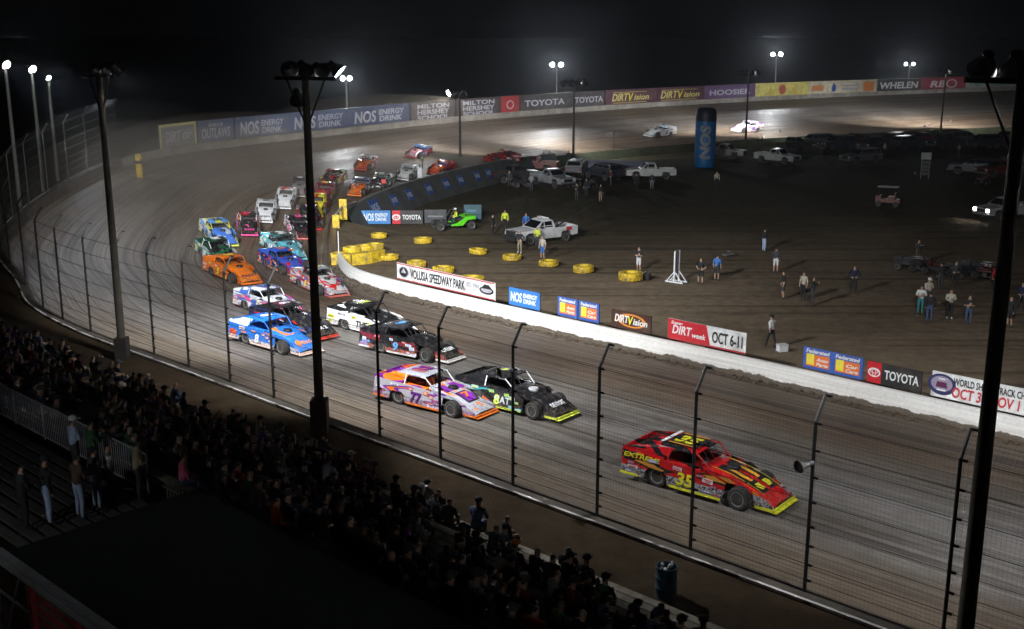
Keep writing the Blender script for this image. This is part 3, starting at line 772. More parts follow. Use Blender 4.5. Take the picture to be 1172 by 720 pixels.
    # numbers and decals
    if text:
        nm = k.get('num'); tcol = paint(k.get('numc', (.8, .8, .8)), .4, .05)
        if nm:
            rw = .34 * len(nm)
            put_text(nm, rw * 1.1, .62, frame((-.78, -.03, 1.432), (1, 0, 0), (0, 1, 0)), tcol, o, 'roof_number', bold=.03, shear=.15)
            w = .30 * len(nm)
            for s in () if k.get('nodoor') else (-1, 1):
                put_text(nm, w, .42, frame((-.35, s * .985, .50), (-s, 0, 0), (0, -.05 * s, 1)), tcol, o, 'door_number', bold=.03, shear=.15 )
        for (w_, txt, colr) in k.get('sponsor', ()):
            sm = paint(colr, .4, .05)
            if w_ == 'hood':
                put_text(txt, .85, .22, frame((1.93, 0, .545), (0, 1, 0), (-1, 0, .52)), sm, o, 'hood_lettering', bold=.02)
            if w_ == 'tail':
                for s in (-1, 1): put_text(txt, .95, .15, frame((-1.72, s * .955, .86), (-s, 0, 0), (0, 0, 1)), sm, o, 'tail_lettering', bold=.02, shear=.2)
            if w_ == 'door':
                for s in (-1, 1): put_text(txt, .8, .30, frame((-.05, s * .985, .52), (-s, 0, 0), (0, 0, 1)), sm, o, 'door_lettering', bold=.02, shear=.1)
            if w_ == 'front': put_text(txt, .42, .34, frame((1.45, 0, .775), (0, 1, 0), (-1, 0, .34)), sm, o, 'hood_number', bold=.03)
        # sponsor stickers
        rr = random.Random(sd * 13 + 1)
        mats = [paint(cc, .4, .05) for cc in k.get('stick', [(.75, .75, .75), (.6, .05, .05), (.7, .55, .05)])]
        for s in (-1, 1) if scale > .94 else ():
            for X, Z in ((-2.05, .36), (-2.02, .62), (.40, .30), (.62, .52), (.42, .66), (.72, .26), (-1.95, .50), (-1.45, .83), (.15, .76), (-.62, .80)):
                b = MB(); wv, hv = rr.uniform(.16, .36), rr.uniform(.07, .15); q = rr.randrange(len(mats)); RM = Matrix.Rotation(rr.uniform(-.1, .1), 3, 'Y')
                b.box((X, s * .970, Z), (wv, .008, hv), 0, RM)
                for zz in (-.22, .18): b.box(Vector((X, s * .975, Z)) + RM @ Vector((rr.uniform(-.02, .02), 0, zz * hv)), (wv * rr.uniform(.5, .85), .006, hv * .2), 1, RM)
                b.build('sticker', [mats[q], mats[(q + 1) % len(mats)]], o)
    for ch in kids_of(o):      # long tail and nose overhangs
        if ch.name.split('.')[0] == 'wheel': continue
        for v in ch.data.vertices:
            if v.co.x < -1.36: v.co.x = -1.36 + (v.co.x + 1.36) * 1.42
            elif v.co.x > 1.42: v.co.x = 1.42 + (v.co.x - 1.42) * 1.10
    o.scale = (scale,) * 3
    return o
def kids_of(o):
    return [c for c in list(bpy.data.objects)[::-1][:60] if c.parent == o] if False else [c for c in o.children]
RED = (.50, .010, .014); BK = (.014, .014, .016); WT = (.72, .72, .72); YL = (.75, .68, .03); OR = (.75, .17, .015); BLU = (.015, .14, .50); SIL = (.34, .34, .38); PUR = (.16, .015, .28); LIME = (.50, .72, .04)
NV_ = (.015, .02, .07); PK = (.75, .08, .30); TEA = (.12, .45, .52); GRN = (.01, .12, .05); MAR = (.12, .01, .03); LB = (.10, .30, .65)
race_car((812, 560), 'red race car with yellow number 35 and yellow nose lip, leading alone', dict(side=RED, s2=BK, s3=(.6, .25, .03), t1=.55, t2=.64, band=(.40, .38, .42), bandz=.50, hood=RED, h2=RED, h3=(.62, .02, .02), roof=RED, r2=BK, lip=(.80, .78, .04), num='35', numc=YL, sail=RED, deck=RED, inside=(.35, .01, .01), seed=1.0,
         sponsor=[('tail', 'EXTREME', YL)], stick=[WT, RED, (.3, .3, .45)],
         panels=[('hood', .45, 1.95, .07, .47, BK), ('hood', .8, 1.5, .16, .32, (.72, .34, .03)), ('hood', 1.62, 1.86, .12, .36, YL), ('hood', .3, 2.0, .50, .525, YL), ('roof', -1.26, -.24, -.56, .56, BK), ('roof', -1.22, -.3, .44, .52, (.7, .3, .03)), ('roof', -1.42, -1.32, -.62, .62, WT)]), heading=-38, scale=1.14)
race_car((593, 466), 'black race car with lime number 8 beside the orange and purple car', dict(side=BK, s2=BK, s3=(.05, .30, .32), t1=.55, t2=.66, hood=BK, roof=BK, lip=(.70, .76, .08), num='8', numc=(.62, .76, .10), seed=2.0, scoop=(.45, .45, .45), pillar=WT,
         sponsor=[('hood', 'DETROIT', WT), ('door', '  KAT', (.55, .6, .6))], stick=[(.5, .6, .6), LIME, (.1, .4, .45)]), heading=-38)
race_car((501, 464), 'silver, orange and purple race car numbered 77 in the middle of the straight', dict(side=(.42, .40, .44), s2=PUR, s3=OR, t1=.54, t2=.66, band=(.45, .3, .42), bandz=.34, hood=SIL, h2=OR, h3=SIL, roof=SIL, r2=(.30, .29, .33), lip=OR, num='77', numc=(.10, .01, .18), seed=3.2, inside=OR, sail=OR, deck=OR, pillar=WT,
         sponsor=[('front', '7', OR)], stick=[WT, PUR, OR], panels=[('hood', .35, .95, .12, .55, PUR), ('hood', 1.15, 1.85, -.38, .38, BK), ('hood', 1.22, 1.78, -.30, .30, PUR), ('roof', -1.1, -.5, -.40, .40, (.45, .12, .1))]), heading=-35)
race_car((474, 405), 'black race car with blue door panel and white sill ahead of the white-sided car', dict(side=BK, s2=BK, s3=(.18, .02, .03), t1=.5, t2=.62, band=(.50, .10, .08), hood=BK, roof=BK, r2=(.04, .04, .045), lip=(.72, .70, .66), num='9', numc=(.14, .38, .72), seed=4.0,
         sponsor=[('hood', 'CULLEN', WT)], stick=[WT, (.15, .35, .7), RED]), heading=-34)
race_car((430, 379), 'black-roofed race car with plain white sides and lime roof number', dict(side=(.70, .70, .68), s2=(.66, .66, .64), s3=(.70, .7, .68), hood=BK, roof=BK, lip=WT, num='7', numc=(.62, .74, .06), nodoor=True, seed=5.0, sail=BK, deck=BK, sponsor=[('door', 'THE', BK)], stick=[YL, BK, WT]), heading=-38)
race_car((318, 396), 'blue race car with orange trim and white lip nearest the fence', dict(side=BLU, s2=BLU, s3=OR, t1=.55, t2=.66, band=(.60, .55, .55), hood=BLU, h2=BLU, h3=OR, roof=BLU, r2=(.02, .18, .62), lip=(.75, .55, .45), num='8', numc=WT, seed=6.0, sail=WT, inside=BLU, sponsor=[('hood', 'WELLS', (.70, .25, .05))], stick=[OR, WT, RED]), heading=-40)
race_car((338, 380), 'black race car with maroon roof patch and red nose lip behind the blue car', dict(side=BK, s2=NV_, s3=RED, t1=.52, t2=.64, hood=BK, h2=NV_, roof=BK, r2=MAR, lip=(.65, .06, .04), num='6', numc=(.62, .5, .6), seed=7.0, stick=[LB, RED, WT], sponsor=[('hood', 'CAR 2', WT)]), heading=-41)
race_car((311, 357), 'white, blue and pink race car with long white roof', dict(side=WT, s2=(.06, .15, .5), s3=PK, t1=.46, t2=.57, hood=WT, h2=(.4, .42, .5), roof=(.66, .66, .68), r2=(.12, .16, .4), lip=WT, num='29', numc=(.05, .08, .3), seed=8.0, pillar=WT, sail=WT), heading=-46, scale=1.0)
race_car((368, 332), 'grey race car with red and blue stripes close to the white wall', dict(side=(.50, .50, .55), s2=RED, s3=(.06, .12, .4), t1=.5, t2=.6, hood=(.36, .36, .38), h2=RED, h3=(.5, .5, .5), roof=(.25, .26, .28), r2=BK, lip=(.5, .12, .1), num='1', numc=YL, seed=9.0), heading=-54, scale=0.98)
race_car((268, 318), 'plain orange race car with yellow door numbers', dict(side=OR, s2=OR, s3=(.70, .12, .01), hood=OR, h2=(.72, .2, .02), roof=OR, r2=(.7, .14, .01), lip=OR, num='5', numc=(.75, .68, .06), seed=10.0, inside=(.3, .08, .01), sponsor=[('hood', 'FAST', NV_)]), heading=-50, scale=1.0)
race_car((327, 309), 'blue race car with an orange patch on its roof beside the orange car', dict(side=NV_, s2=(.05, .10, .45), s3=RED, t1=.45, t2=.58, hood=(.04, .08, .40), h2=RED, roof=(.03, .09, .42), r2=OR, lip=(.6, .3, .2), num='3', numc=OR, seed=11.3), heading=-55, scale=0.98)
race_car((326, 290), 'light teal race car with a dark roof', dict(side=TEA, s2=WT, s3=(.05, .2, .25), t1=.5, t2=.6, hood=(.08, .25, .30), h2=TEA, roof=(.05, .06, .06), r2=(.03, .2, .2), lip=TEA, num='14', numc=WT, seed=12.0, sail=TEA), heading=-57, scale=0.97)
race_car((251, 297), 'dark green race car with white sides and a black hood', dict(side=(.45, .52, .50), s2=GRN, s3=TEA, t1=.48, t2=.6, hood=BK, h2=GRN, roof=(.01, .06, .03), r2=BK, lip=(.5, .6, .6), num='24', numc=WT, seed=13.0, pillar=WT), heading=-58, scale=0.97)
race_car((252, 274), 'blue race car with a bright yellow roof and yellow lip', dict(side=LB, s2=WT, s3=(.6, .65, .1), t1=.5, t2=.6, hood=(.06, .18, .6), h2=(.45, .5, .6), roof=(.66, .66, .05), r2=LB, lip=(.62, .68, .12), num='15', numc=NV_, seed=14.0, sail=LB), heading=-60, scale=0.95)
race_car((284, 263), 'black race car with pink graphics on its hood', dict(side=(.2, .22, .6), s2=OR, s3=PK, t1=.48, t2=.58, hood=BK, h2=BK, h3=PK, roof=BK, r2=RED, lip=PK, num='2', numc=PK, seed=15.0, pillar=WT, sponsor=[('hood', 'RACE', PK)]), heading=-74, scale=0.86)
race_car((304, 248), 'white race car with a plain white hood behind the pink and black car', dict(side=WT, s2=(.55, .55, .6), s3=WT, hood=WT, roof=WT, r2=(.62, .62, .66), lip=WT, num='11', numc=BK, seed=16.0, pillar=WT, sponsor=[('hood', 'SPEED', BK)]), heading=-80, scale=0.86)
race_car((327, 233), 'white race car with a red and blue flash on its hood', dict(side=WT, s2=WT, s3=LB, hood=WT, h2=WT, h3=(.1, .3, .7), roof=WT, r2=(.5, .1, .1), lip=WT, num='16', numc=RED, seed=17.4, pillar=WT), heading=-84, scale=0.86)
race_car((343, 267), 'black race car with pink and white sides and dark hood', dict(side=(.62, .25, .32), s2=WT, s3=BK, t1=.46, t2=.58, hood=BK, h2=(.04, .01, .02), roof=BK, r2=MAR, lip=(.6, .15, .15), num='21', numc=PK, seed=18.0), heading=-68, scale=0.86)
race_car((355, 255), 'black and maroon race car half hidden by the light pole', dict(side=MAR, s2=BK, s3=RED, hood=BK, h2=MAR, roof=BK, r2=RED, lip=RED, num='30', numc=WT, seed=19.0), heading=-72, scale=0.86)
race_car((362, 241), 'race car with a bright yellow hood', dict(side=(.6, .2, .08), s2=YL, s3=RED, t1=.5, t2=.6, hood=(.70, .60, .03), h2=YL, h3=OR, roof=YL, r2=RED, lip=YL, num='4', numc=RED, seed=20.0), heading=-82, scale=0.86)
race_car((343, 220), 'grey-brown muddy race car at the back of the pack', dict(side=(.2, .18, .18), s2=(.3, .3, .32), s3=(.1, .1, .1), hood=(.22, .20, .20), roof=(.07, .06, .065), r2=(.2, .18, .18), lip=(.4, .38, .36), num='0', numc=WT, seed=21.0), heading=-84, scale=0.86)
race_car((371, 226), 'maroon race car behind the yellow-hooded car', dict(side=MAR, s2=RED, s3=BK, hood=(.22, .015, .03), h2=RED, roof=(.25, .012, .03), r2=BK, lip=RED, num='27', numc=YL, seed=22.0), heading=-86, scale=0.86)
race_car((380, 210), 'black race car with yellow side panels and a red roof stripe', dict(side=(.62, .58, .10), s2=BK, s3=RED, t1=.52, t2=.62, hood=BK, h2=RED, roof=BK, r2=RED, lip=RED, num='12', numc=RED, seed=23.0), heading=-98, scale=0.86)
race_car((418, 192), 'race car with a clean white roof and red hood', dict(side=(.6, .1, .05), s2=RED, s3=WT, hood=(.50, .06, .04), h2=OR, roof=WT, r2=WT, lip=RED, num='18', numc=BK, seed=24.0), heading=-96, scale=0.86)
race_car((411, 220), 'race car with a slate blue roof and orange nose', dict(side=(.5, .10, .05), s2=WT, s3=NV_, hood=OR, h2=(.5, .06, .03), h3=WT, roof=(.10, .13, .22), r2=(.10, .13, .22), lip=OR, num='33', numc=WT, seed=25.0), heading=-94, scale=0.86)
race_car((435, 214), 'dark grey race car with white and black hood near the inner wall end', dict(side=(.3, .32, .28), s2=WT, s3=BK, hood=(.05, .05, .05), h2=BK, h3=WT, roof=(.45, .5, .42), r2=BK, lip=BK, num='44', numc=WT, seed=26.0), heading=-100, scale=0.86)
race_car((466, 203), 'all white race car beside the inner wall', dict(side=WT, s2=(.66, .66, .62), s3=WT, hood=(.70, .70, .66), roof=WT, r2=WT, lip=WT, num='10', numc=(.3, .3, .3), seed=27.0, pillar=WT), heading=-98, scale=0.86)
race_car((478, 179), 'blue-roofed race car with red hood farthest back in the turn', dict(side=(.4, .05, .1), s2=RED, s3=LB, hood=(.45, .12, .12), h2=(.3, .3, .35), roof=(.08, .20, .55), r2=YL, lip=(.4, .1, .1), num='17', numc=WT, seed=28.0), heading=-108, scale=0.86)
race_car((504, 197), 'bright red race car with a blue window band beside the inner wall', dict(side=(.62, .06, .03), s2=RED, s3=NV_, hood=(.62, .08, .03), h2=OR, roof=(.60, .05, .03), r2=RED, lip=(.6, .1, .05), num='20', numc=NV_, seed=29.0, inside=(.03, .05, .2)), heading=-108, scale=0.86)
race_car((573, 184), 'dark red and black race car against the inner edge', dict(side=BK, s2=RED, s3=(.4, .3, .3), hood=(.10, .02, .02), h2=RED, roof=(.10, .03, .03), r2=RED, lip=RED, num='25', numc=WT, seed=30.0), heading=-140, scale=0.86)
race_car((754, 155), 'white and pale blue race car alone on the backstretch', dict(side=WT, s2=(.4, .55, .75), s3=WT, t1=.56, t2=.6, hood=WT, h2=WT, h3=(.45, .6, .8), roof=WT, r2=(.6, .68, .75), lip=WT, num='31', numc=NV_, seed=31.0, pillar=WT), yaw=2)
race_car((854, 150), 'white and purple race car last on the backstretch', dict(side=WT, s2=(.35, .12, .45), s3=WT, hood=WT, h2=(.4, .2, .5), roof=WT, r2=WT, lip=WT, num='32', numc=PUR, seed=32.0, pillar=WT), yaw=2)

# ------------------------------------------------------------------ signs
def board(name, label, cat, a, b, z0, h, bg, items, group=None, thick=.05, posts=0, frame_c=None, back=None):
    """flat sign from ground points a (left as read) to b, bottom z0, height h. items: (text, u, v, w, h, colour) in fractions, or ('rect'|'disc'|'ring'|'stripe', ...)"""
    a = Vector(a); b = Vector(b); x = (b - a); x.z = 0; L = x.length; x.normalize()
    o = thing(name, label, cat, ((a.x + b.x) / 2, (a.y + b.y) / 2, z0), math.atan2(x.y, x.x), group)
    mb = MB(); mb.box((0, thick / 2, h / 2), (L, thick, h)); mb.build('panel', paint(bg, .55, .2, 1.5, dirt=.6), o)
    if frame_c:
        fb = MB(); t = .10 * h
        for c, dd in (((0, -.012, h - t / 2), (L, .024, t)), ((0, -.012, t / 2), (L, .024, t)), ((-L / 2 + t / 2, -.0125, h / 2), (t, .023, h - 2 * t)), ((L / 2 - t / 2, -.0125, h / 2), (t, .023, h - 2 * t))): fb.box(c, dd)
        fb.build('frame', paint(frame_c, .5), o)
    lay = 0
    for it in items:
        kind = it[0]; lay += 1; yy = -.006 - .004 * lay
        if kind == 'rect':
            _, u, v, w, hh, cc = it[:6]; mb = MB(); mb.box(((u - .5) * L, yy / 2, v * h), (w * L, abs(yy), hh * h), 0); mb.build('colour_block', paint(cc, .5), o)
        elif kind in ('disc', 'ring'):
            _, u, v, rx, rz, cc = it[:6]; mb = MB(); n = 28
            M = Matrix.Translation(((u - .5) * L, 0, v * h)) @ Matrix.Rotation(math.pi / 2, 4, 'X') @ Matrix.Diagonal((rx * h, rz * h, 1, 1))
            if kind == 'disc': mb.lathe([(1, 0), (1, -yy), (.01, -yy)], M, n)
            else: mb.lathe([(1, 0), (1, -yy), (.78, -yy), (.78, 0)], M, n, caps=False)
            mb.build('emblem', paint(cc, .5), o)
        elif kind == 'poly':
            _, pts, cc = it; mb = MB(); mb.prism([((u - .5) * L, v * h) for u, v in pts], lambda p, q, t, yy=yy: (p, yy * (t > 0), q), 1); mb.build('emblem', paint(cc, .5), o)
        else:
            txt, u, v, w, hh, cc = it[:6]; sh = it[6] if len(it) > 6 else 0.0
            put_text(txt, w * L, hh * h, frame(((u - .5) * L, yy, v * h), (1, 0, 0), (0, 0, 1)), paint(cc, .5, .05), o, bold=.022, shear=sh, ext=.004)
    if posts:
        for i in range(posts):
            X = (i / (posts - 1) - .5) * (L - .1) if posts > 1 else 0
            MB().box((X, thick + .03, (h - z0) / 2 - .01), (.05, .05, h + z0 - .02)).build('support_post', DKSTEEL, o)
    return o
W_ = (.75, .75, .73); K_ = (.015, .015, .016); GY = (.33, .33, .36)
NOSB = (.02, .13, .42)
def nos(u, w, white=W_, v=.5):
    return [('NOS', u - w * .28, v, w * .40, .56, white, .12), ('ENERGY', u + w * .22, v + .17, w * .50, .26, white, .1), ('DRINK', u + w * .20, v - .15, w * .44, .26, white, .1)]
def crest(u, v, r, c, c2):
    return [('disc', u, v, r * 1.25, r, c), ('disc', u, v, r * 1.05, r * .8, c2), ('poly', [(u - .03, v - .05), (u, v + .25), (u + .03, v - .05)], c)]
def inner_board(x0, x1, label, h, bg, items, cat='banner', z0=.98, back=.45, **kw):
    a = inner_at(x0).copy(); b = inner_at(x1).copy(); nn = (b - a); nn.z = 0; nn.normalize(); nn = Vector((-nn.y, nn.x, 0))
    a = a + nn * back; b = b + nn * back
    # refit so that the ends land where they are seen
    return board('banner', label, cat, a, b, z0, h, bg, items, 'banners along the infield wall', posts=kw.pop('posts', 3), **kw)
inner_board(448, 560, 'long white banner reading VOLUSIA SPEEDWAY PARK above the white wall', 1.05, W_, crest(.075, .5, .36, GY, K_) + [('VOLUSIA SPEEDWAY PARK', .43, .5, .56, .56, K_), ('EST 1968', .79, .62, .12, .26, GY), ('disc', .92, .48, .55, .22, K_), ('disc', .92, .5, .42, .14, GY), ('poly', [(.87, .58), (.90, .80), (.94, .80), (.975, .58)], K_)] + [('rect', .5, .96, .99, .05, (.4, .05, .05)), ('rect', .5, .05, .99, .05, (.4, .05, .05))], posts=6)
inner_board(576, 611, 'small blue banner reading ENERGY DRINK beside the long white banner', 1.0, (.02, .16, .50), nos(.5, .92), posts=2)
inner_board(632, 655, 'first blue and orange auto parts banner from the left, before the dark oval-logo banner', 1.05, (.03, .10, .40), [('rect', .5, .42, .80, .56, (.70, .16, .03)), ('rect', .25, .46, .26, .5, (.75, .62, .05)), ('Federated', .5, .85, .8, .18, W_, .15), ('Auto', .66, .50, .40, .16, W_, .2), ('Parts', .66, .28, .40, .16, W_, .2)], posts=2)
inner_board(656, 679, 'second blue and orange banner, reading Car Care, before the dark oval-logo banner', 1.05, (.03, .10, .40), [('rect', .5, .42, .80, .56, (.70, .16, .03)), ('rect', .25, .46, .26, .5, (.75, .62, .05)), ('Federated', .5, .85, .8, .18, W_, .15), ('Car', .66, .50, .40, .16, W_, .2), ('Care', .66, .28, .40, .16, W_, .2)], posts=2)
inner_board(694, 738, 'dark banner with white and yellow lettering in an orange oval', .95, (.05, .018, .012), [('ring', .52, .52, .95, .38, (.65, .22, .03)), ('DIRT', .27, .56, .36, .42, W_, .2), ('V', .50, .53, .13, .50, (.75, .65, .05), .2), ('ision', .74, .5, .36, .34, W_, .2)], posts=2)
o = inner_board(759, 848, 'red and white banner reading OCT 6-11', 1.05, W_, [('poly', [(.002, .002), (.002, .998), (.50, .998), (.56, .002)], (.50, .02, .03)), ('Super', .12, .82, .16, .2, W_, .3), ('DIRT', .19, .52, .26, .42, W_, .2), ('week', .41, .40, .18, .26, W_, .2), ('OCT 6-11', .77, .52, .38, .56, K_), ('rect', .5, .05, .998, .07, (.45, .04, .04))], posts=3)
inner_board(912, 946, 'blue and orange auto parts banner left of the red and black banner', 1.0, (.03, .10, .40), [('rect', .5, .42, .80, .56, (.70, .16, .03)), ('rect', .25, .46, .26, .5, (.75, .62, .05)), ('Federated', .5, .85, .8, .18, W_, .15), ('Auto', .66, .50, .40, .16, W_, .2), ('Parts', .66, .28, .40, .16, W_, .2)], posts=2)
inner_board(947, 981, 'blue and orange car care banner touching the red and black banner', 1.0, (.03, .10, .40), [('rect', .5, .42, .80, .56, (.70, .16, .03)), ('rect', .25, .46, .26, .5, (.75, .62, .05)), ('Federated', .5, .85, .8, .18, W_, .15), ('Car', .66, .50, .40, .16, W_, .2), ('Care', .66, .28, .40, .16, W_, .2)], posts=2)
def toyo(u0=.0): return [('rect', .135, .5, .262, .998, (.50, .012, .02)), ('ring', .135, .5, .30, .22, W_), ('ring', .135, .56, .20, .10, W_), ('ring', .135, .50, .09, .19, W_)]
inner_board(987, 1050, 'black banner with a red block and white lettering', .95, K_, toyo() + [('TOYOTA', .64, .5, .62, .44, W_)], posts=3)
inner_board(1061, 1210, 'wide white banner reading WORLD SHORT TRACK CHAMPIONSHIP behind the right light pole', 1.1, W_, [('disc', .082, .52, .55, .42, (.03, .03, .10)), ('disc', .082, .55, .42, .30, (.30, .26, .34)), ('poly', [(.035, .40), (.045, .62), (.12, .62), (.13, .40)], (.10, .02, .06)), ('rect', .082, .30, .07, .06, W_), ('rect', .082, .74, .05, .05, W_), ('WORLD SHORT TRACK CHAMPIONSHIP', .575, .74, .80, .28, K_), ('OCT 30 NOV 1', .43, .32, .52, .42, (.50, .03, .04), .1)], posts=4)
# billboards along the far wall
def outer_at(px, z=1.0):
    best = None
    for i in range(12 * K, len(OC) - 1):
        for j in range(10):
            p = OC[i].lerp(OC[i + 1], j / 10); q = p + Vector((0, 0, z))
            x = P(q)[0]
            if best is None or abs(x - px) < best[0]: best = (abs(x - px), p)
    return best[1]
fw = MB(); secs = []
for k in range(12 * K, len(OC)):
    a = OC[k]; c = offs(k, .35)
    secs.append([(a.x, a.y, a.z - .3), (a.x, a.y, a.z + .75), (c.x, c.y, a.z + .75), (c.x, c.y, a.z - .3)])
tag(fw.loft(secs).build('retaining_wall', paint((.19, .175, .15), .9, .3, .8, dirt=.7)), 'long dusty concrete wall under the billboards round the far side', 'wall')
DB = (.012, .035, .10); YB = (.45, .40, .10); TB = (.40, .36, .26)
def farb(x0, x1, label, bg, items, h=2.5, **kw):
    a = outer_at(x0); b = outer_at(x1); n = (b - a); n.z = 0; n.normalize(); n = Vector((-n.y, n.x, 0))
    return board('billboard', label, 'billboard', a + n * .40, b + n * .40, 4.5, h, bg, items, 'billboards along the far wall', thick=.12, **kw)
def mhs(): return [('MILTON', .5, .76, .72, .24, GY), ('HERSHEY', .5, .46, .72, .24, GY), ('SCHOOL', .5, .17, .72, .22, GY)]
def dv(): return [('DIRT', .30, .52, .34, .46, (.42, .36, .12), .25), ('V', .52, .5, .10, .5, (.5, .42, .03), .25), ('ision', .74, .48, .32, .34, (.42, .36, .12), .25), ('rect', .5, .18, .7, .03, (.4, .34, .08)), ('rect', .5, .82, .7, .03, (.4, .34, .08))]
farb(187, 229, 'grey billboard with a thick yellow frame at the left end of the far wall', (.16, .16, .15), [('DIRT', .36, .5, .42, .42, GY, .25), ('car', .74, .48, .26, .26, GY, .2)], frame_c=YB)
farb(229.5, 272, 'dark blue billboard with pale western lettering OUTLAWS', DB, [('OUTLAWS', .5, .45, .78, .42, GY, .1), ('WORLD OF', .5, .78, .4, .14, GY)])
farb(272.5, 333, 'first of three blue energy drink billboards, just right of the western lettering', DB, nos(.5, .86, GY))
farb(333.5, 402, 'middle one of three blue energy drink billboards, crossed by the light pole', DB, nos(.5, .86, GY))
farb(402.5, 472, 'third of three blue energy drink billboards, right of the light pole', DB, nos(.5, .86, GY))
farb(472.5, 524, 'dark school billboard left of the lone infield light pole', (.03, .028, .035), mhs())
farb(524.5, 575, 'dark school billboard next to the red emblem block', (.035, .025, .028), mhs())
farb(575.5, 655, 'black billboard with red emblem and grey lettering below a lit lamp pair', (.025, .022, .024), [('rect', .13, .5, .24, .98, (.22, .02, .02)), ('ring', .13, .5, .30, .24, GY), ('TOYOTA', .62, .5, .58, .36, GY)])
farb(655.5, 694, 'short black billboard with grey lettering behind the dark four-lamp pole', (.025, .022, .024), [('TOYOTA', .54, .5, .84, .36, GY)])
farb(694.5, 750, 'maroon billboard with a yellow oval logo, left of two', (.05, .015, .03), dv())
farb(750.5, 808, 'maroon billboard with a yellow oval logo, right of two next to the purple one', (.05, .015, .03), dv())
farb(808.5, 866, 'purple billboard with grey capital lettering', (.07, .03, .10), [('HOOSIER', .5, .5, .8, .36, GY)])
farb(866.5, 927, 'yellow billboard with a red round emblem', YB, [('disc', .5, .52, .36, .36, (.3, .06, .03)), ('poly', [(.2, .2), (.28, .75), (.36, .2)], (.38, .28, .05)), ('poly', [(.64, .2), (.72, .75), (.8, .2)], (.38, .28, .05))])
farb(927.5, 1005, 'tan billboard with a blue drop and an orange block', TB, [('disc', .36, .46, .22, .26, (.02, .05, .2)), ('poly', [(.33, .58), (.36, .86), (.39, .58)], (.02, .05, .2)), ('rect', .13, .5, .16, .4, (.38, .15, .05)), ('rect', .87, .5, .16, .7, (.42, .15, .04)), ('rect', .60, .62, .26, .10, (.2, .2, .25)), ('rect', .60, .38, .26, .10, (.2, .2, .25))])
farb(1005.5, 1055, 'black billboard with big white lettering', (.02, .02, .022), [('WHELEN', .5, .5, .88, .5, (.45, .45, .45), .1)])
farb(1055.5, 1106, 'red billboard with pale lettering and a round mark', (.22, .015, .03), [('RB', .38, .5, .34, .5, (.5, .45, .45), .15), ('ring', .68, .5, .6, .34, (.5, .45, .45))])
farb(1106.5, 1166, 'pale green billboard at the right end behind the pole brace', (.24, .26, .22), [('disc', .22, .5, .4, .3, (.05, .2, .15)), ('MASTERS', .70, .68, .5, .26, GY), ('rect', .7, .3, .5, .12, (.12, .2, .15))])
farb(1166.5, 1230, 'plain grey billboard cut by the right frame edge', (.22, .22, .22), [])

# grey sloped wall with blue squares on the inside of the turn
db = MB()
for i in range(9 * K, 12 * K):
    qa = []
    for k in (i, i + 1):
        p = IC[k]; d = (IC[k + 1] - IC[k - 1]).normalized(); nn = Vector((d.y, -d.x, 0)); w = .5 + 5 * p.z
        qa += [(p.x, p.y, p.z + .002), (p.x + nn.x * w, p.y + nn.y * w, -.03)]
    db.add(qa, [(0, 1, 3, 2)])
db.build('dirt_ramp', gm, smooth=True)['kind'] = 'structure'
ib = MB(); secs = []
WK = 12 * K + 2
for k in range(WK, 18 * K):
    p = IC[k]; d = (IC[k + 1] - IC[k - 1]); d.z = 0; d.normalize(); n = Vector((d.y, -d.x, 0))
    if (p + n - OC[k]).length < (p - n - OC[k]).length: n = -n
    z = p.z + .35
    secs.append([(p.x, p.y, p.z - .2), (p.x, p.y, z), (p.x + n.x * .3, p.y + n.y * .3, z), (p.x + n.x * (.4 + .5 * z), p.y + n.y * (.4 + .5 * z), -.05)])
iwall = ib.loft(secs).build('turn_wall', paint((.055, .058, .055), .9, .25, .8))
tag(iwall, 'sloping dark grey inner turn wall carrying small blue square signs', 'wall')
b = MB()
for q, r_ in zip(secs, secs[1:]):
    (x0, y0, _), (x1, y1, z1) = q[1], q[2]; (u0, v0, _), (u1, v1, w1) = r_[1], r_[2]
    b.add([(x0, y0, z1 + .05), (x1, y1, z1 + .05), (u1, v1, w1 + .05), (u0, v0, w1 + .05), (x1, y1, z1 - .12), (u1, v1, w1 - .12)], [(0, 1, 2, 3), (1, 4, 5, 2)])
b.build('top_rail', paint((.16, .155, .14), .7), iwall)
def iw_sign(px, sz, label):
    best = None
    for k in range(WK, 18 * K - 1):
        i = k - WK; q = Vector(secs[i][2]).lerp(Vector(secs[i][3]), .45); x = P(q)[0]
        if best is None or abs(x - px) < best[0]: best = (abs(x - px), i, q)
    _, i, q = best; nx = Vector(secs[min(i + 1, len(secs) - 1)][2]) - Vector(secs[max(i - 1, 0)][2]); nx.normalize()
    up = Vector(secs[i][2]) - Vector(secs[i][3]); nn = nx.cross(up).normalized()
    if nn.y > 0: nx = -nx; nn = -nn
    o = thing('square_sign', label, 'sign', q + nn * .03, 0, 'blue square signs on the inner turn wall')
    M = frame((0, 0, 0), nx, up); o.rotation_euler = M.to_euler()
    b = MB(); b.box((0, 0, 0), (sz, sz * .9, .03)); b.build('panel', paint((.03, .07, .22), .5), o)
    put_text('NOS', sz * .8, sz * .4, frame((0, 0, .022), (1, 0, 0), (0, 1, 0)), paint((.35, .37, .42), .5), o, ext=.004)
for px, lb in ((430, 'blue square sign nearest the yellow gate posts, largest of the row'), (451, 'blue square sign second from the yellow gate posts on the grey wall'), (469, 'blue square sign third from the yellow gate posts on the grey wall'), (489, 'blue square sign fourth from the yellow gate posts, below the white marker'),
               (509, 'blue square sign just left of the lone infield light pole'), (527, 'blue square sign behind the lone infield light pole foot'), (544, 'blue square sign just right of the lone infield light pole'), (559, 'blue square sign farthest from the yellow gate posts')):
    iw_sign(px, 1.2 if px > 430 else 1.7, lb)
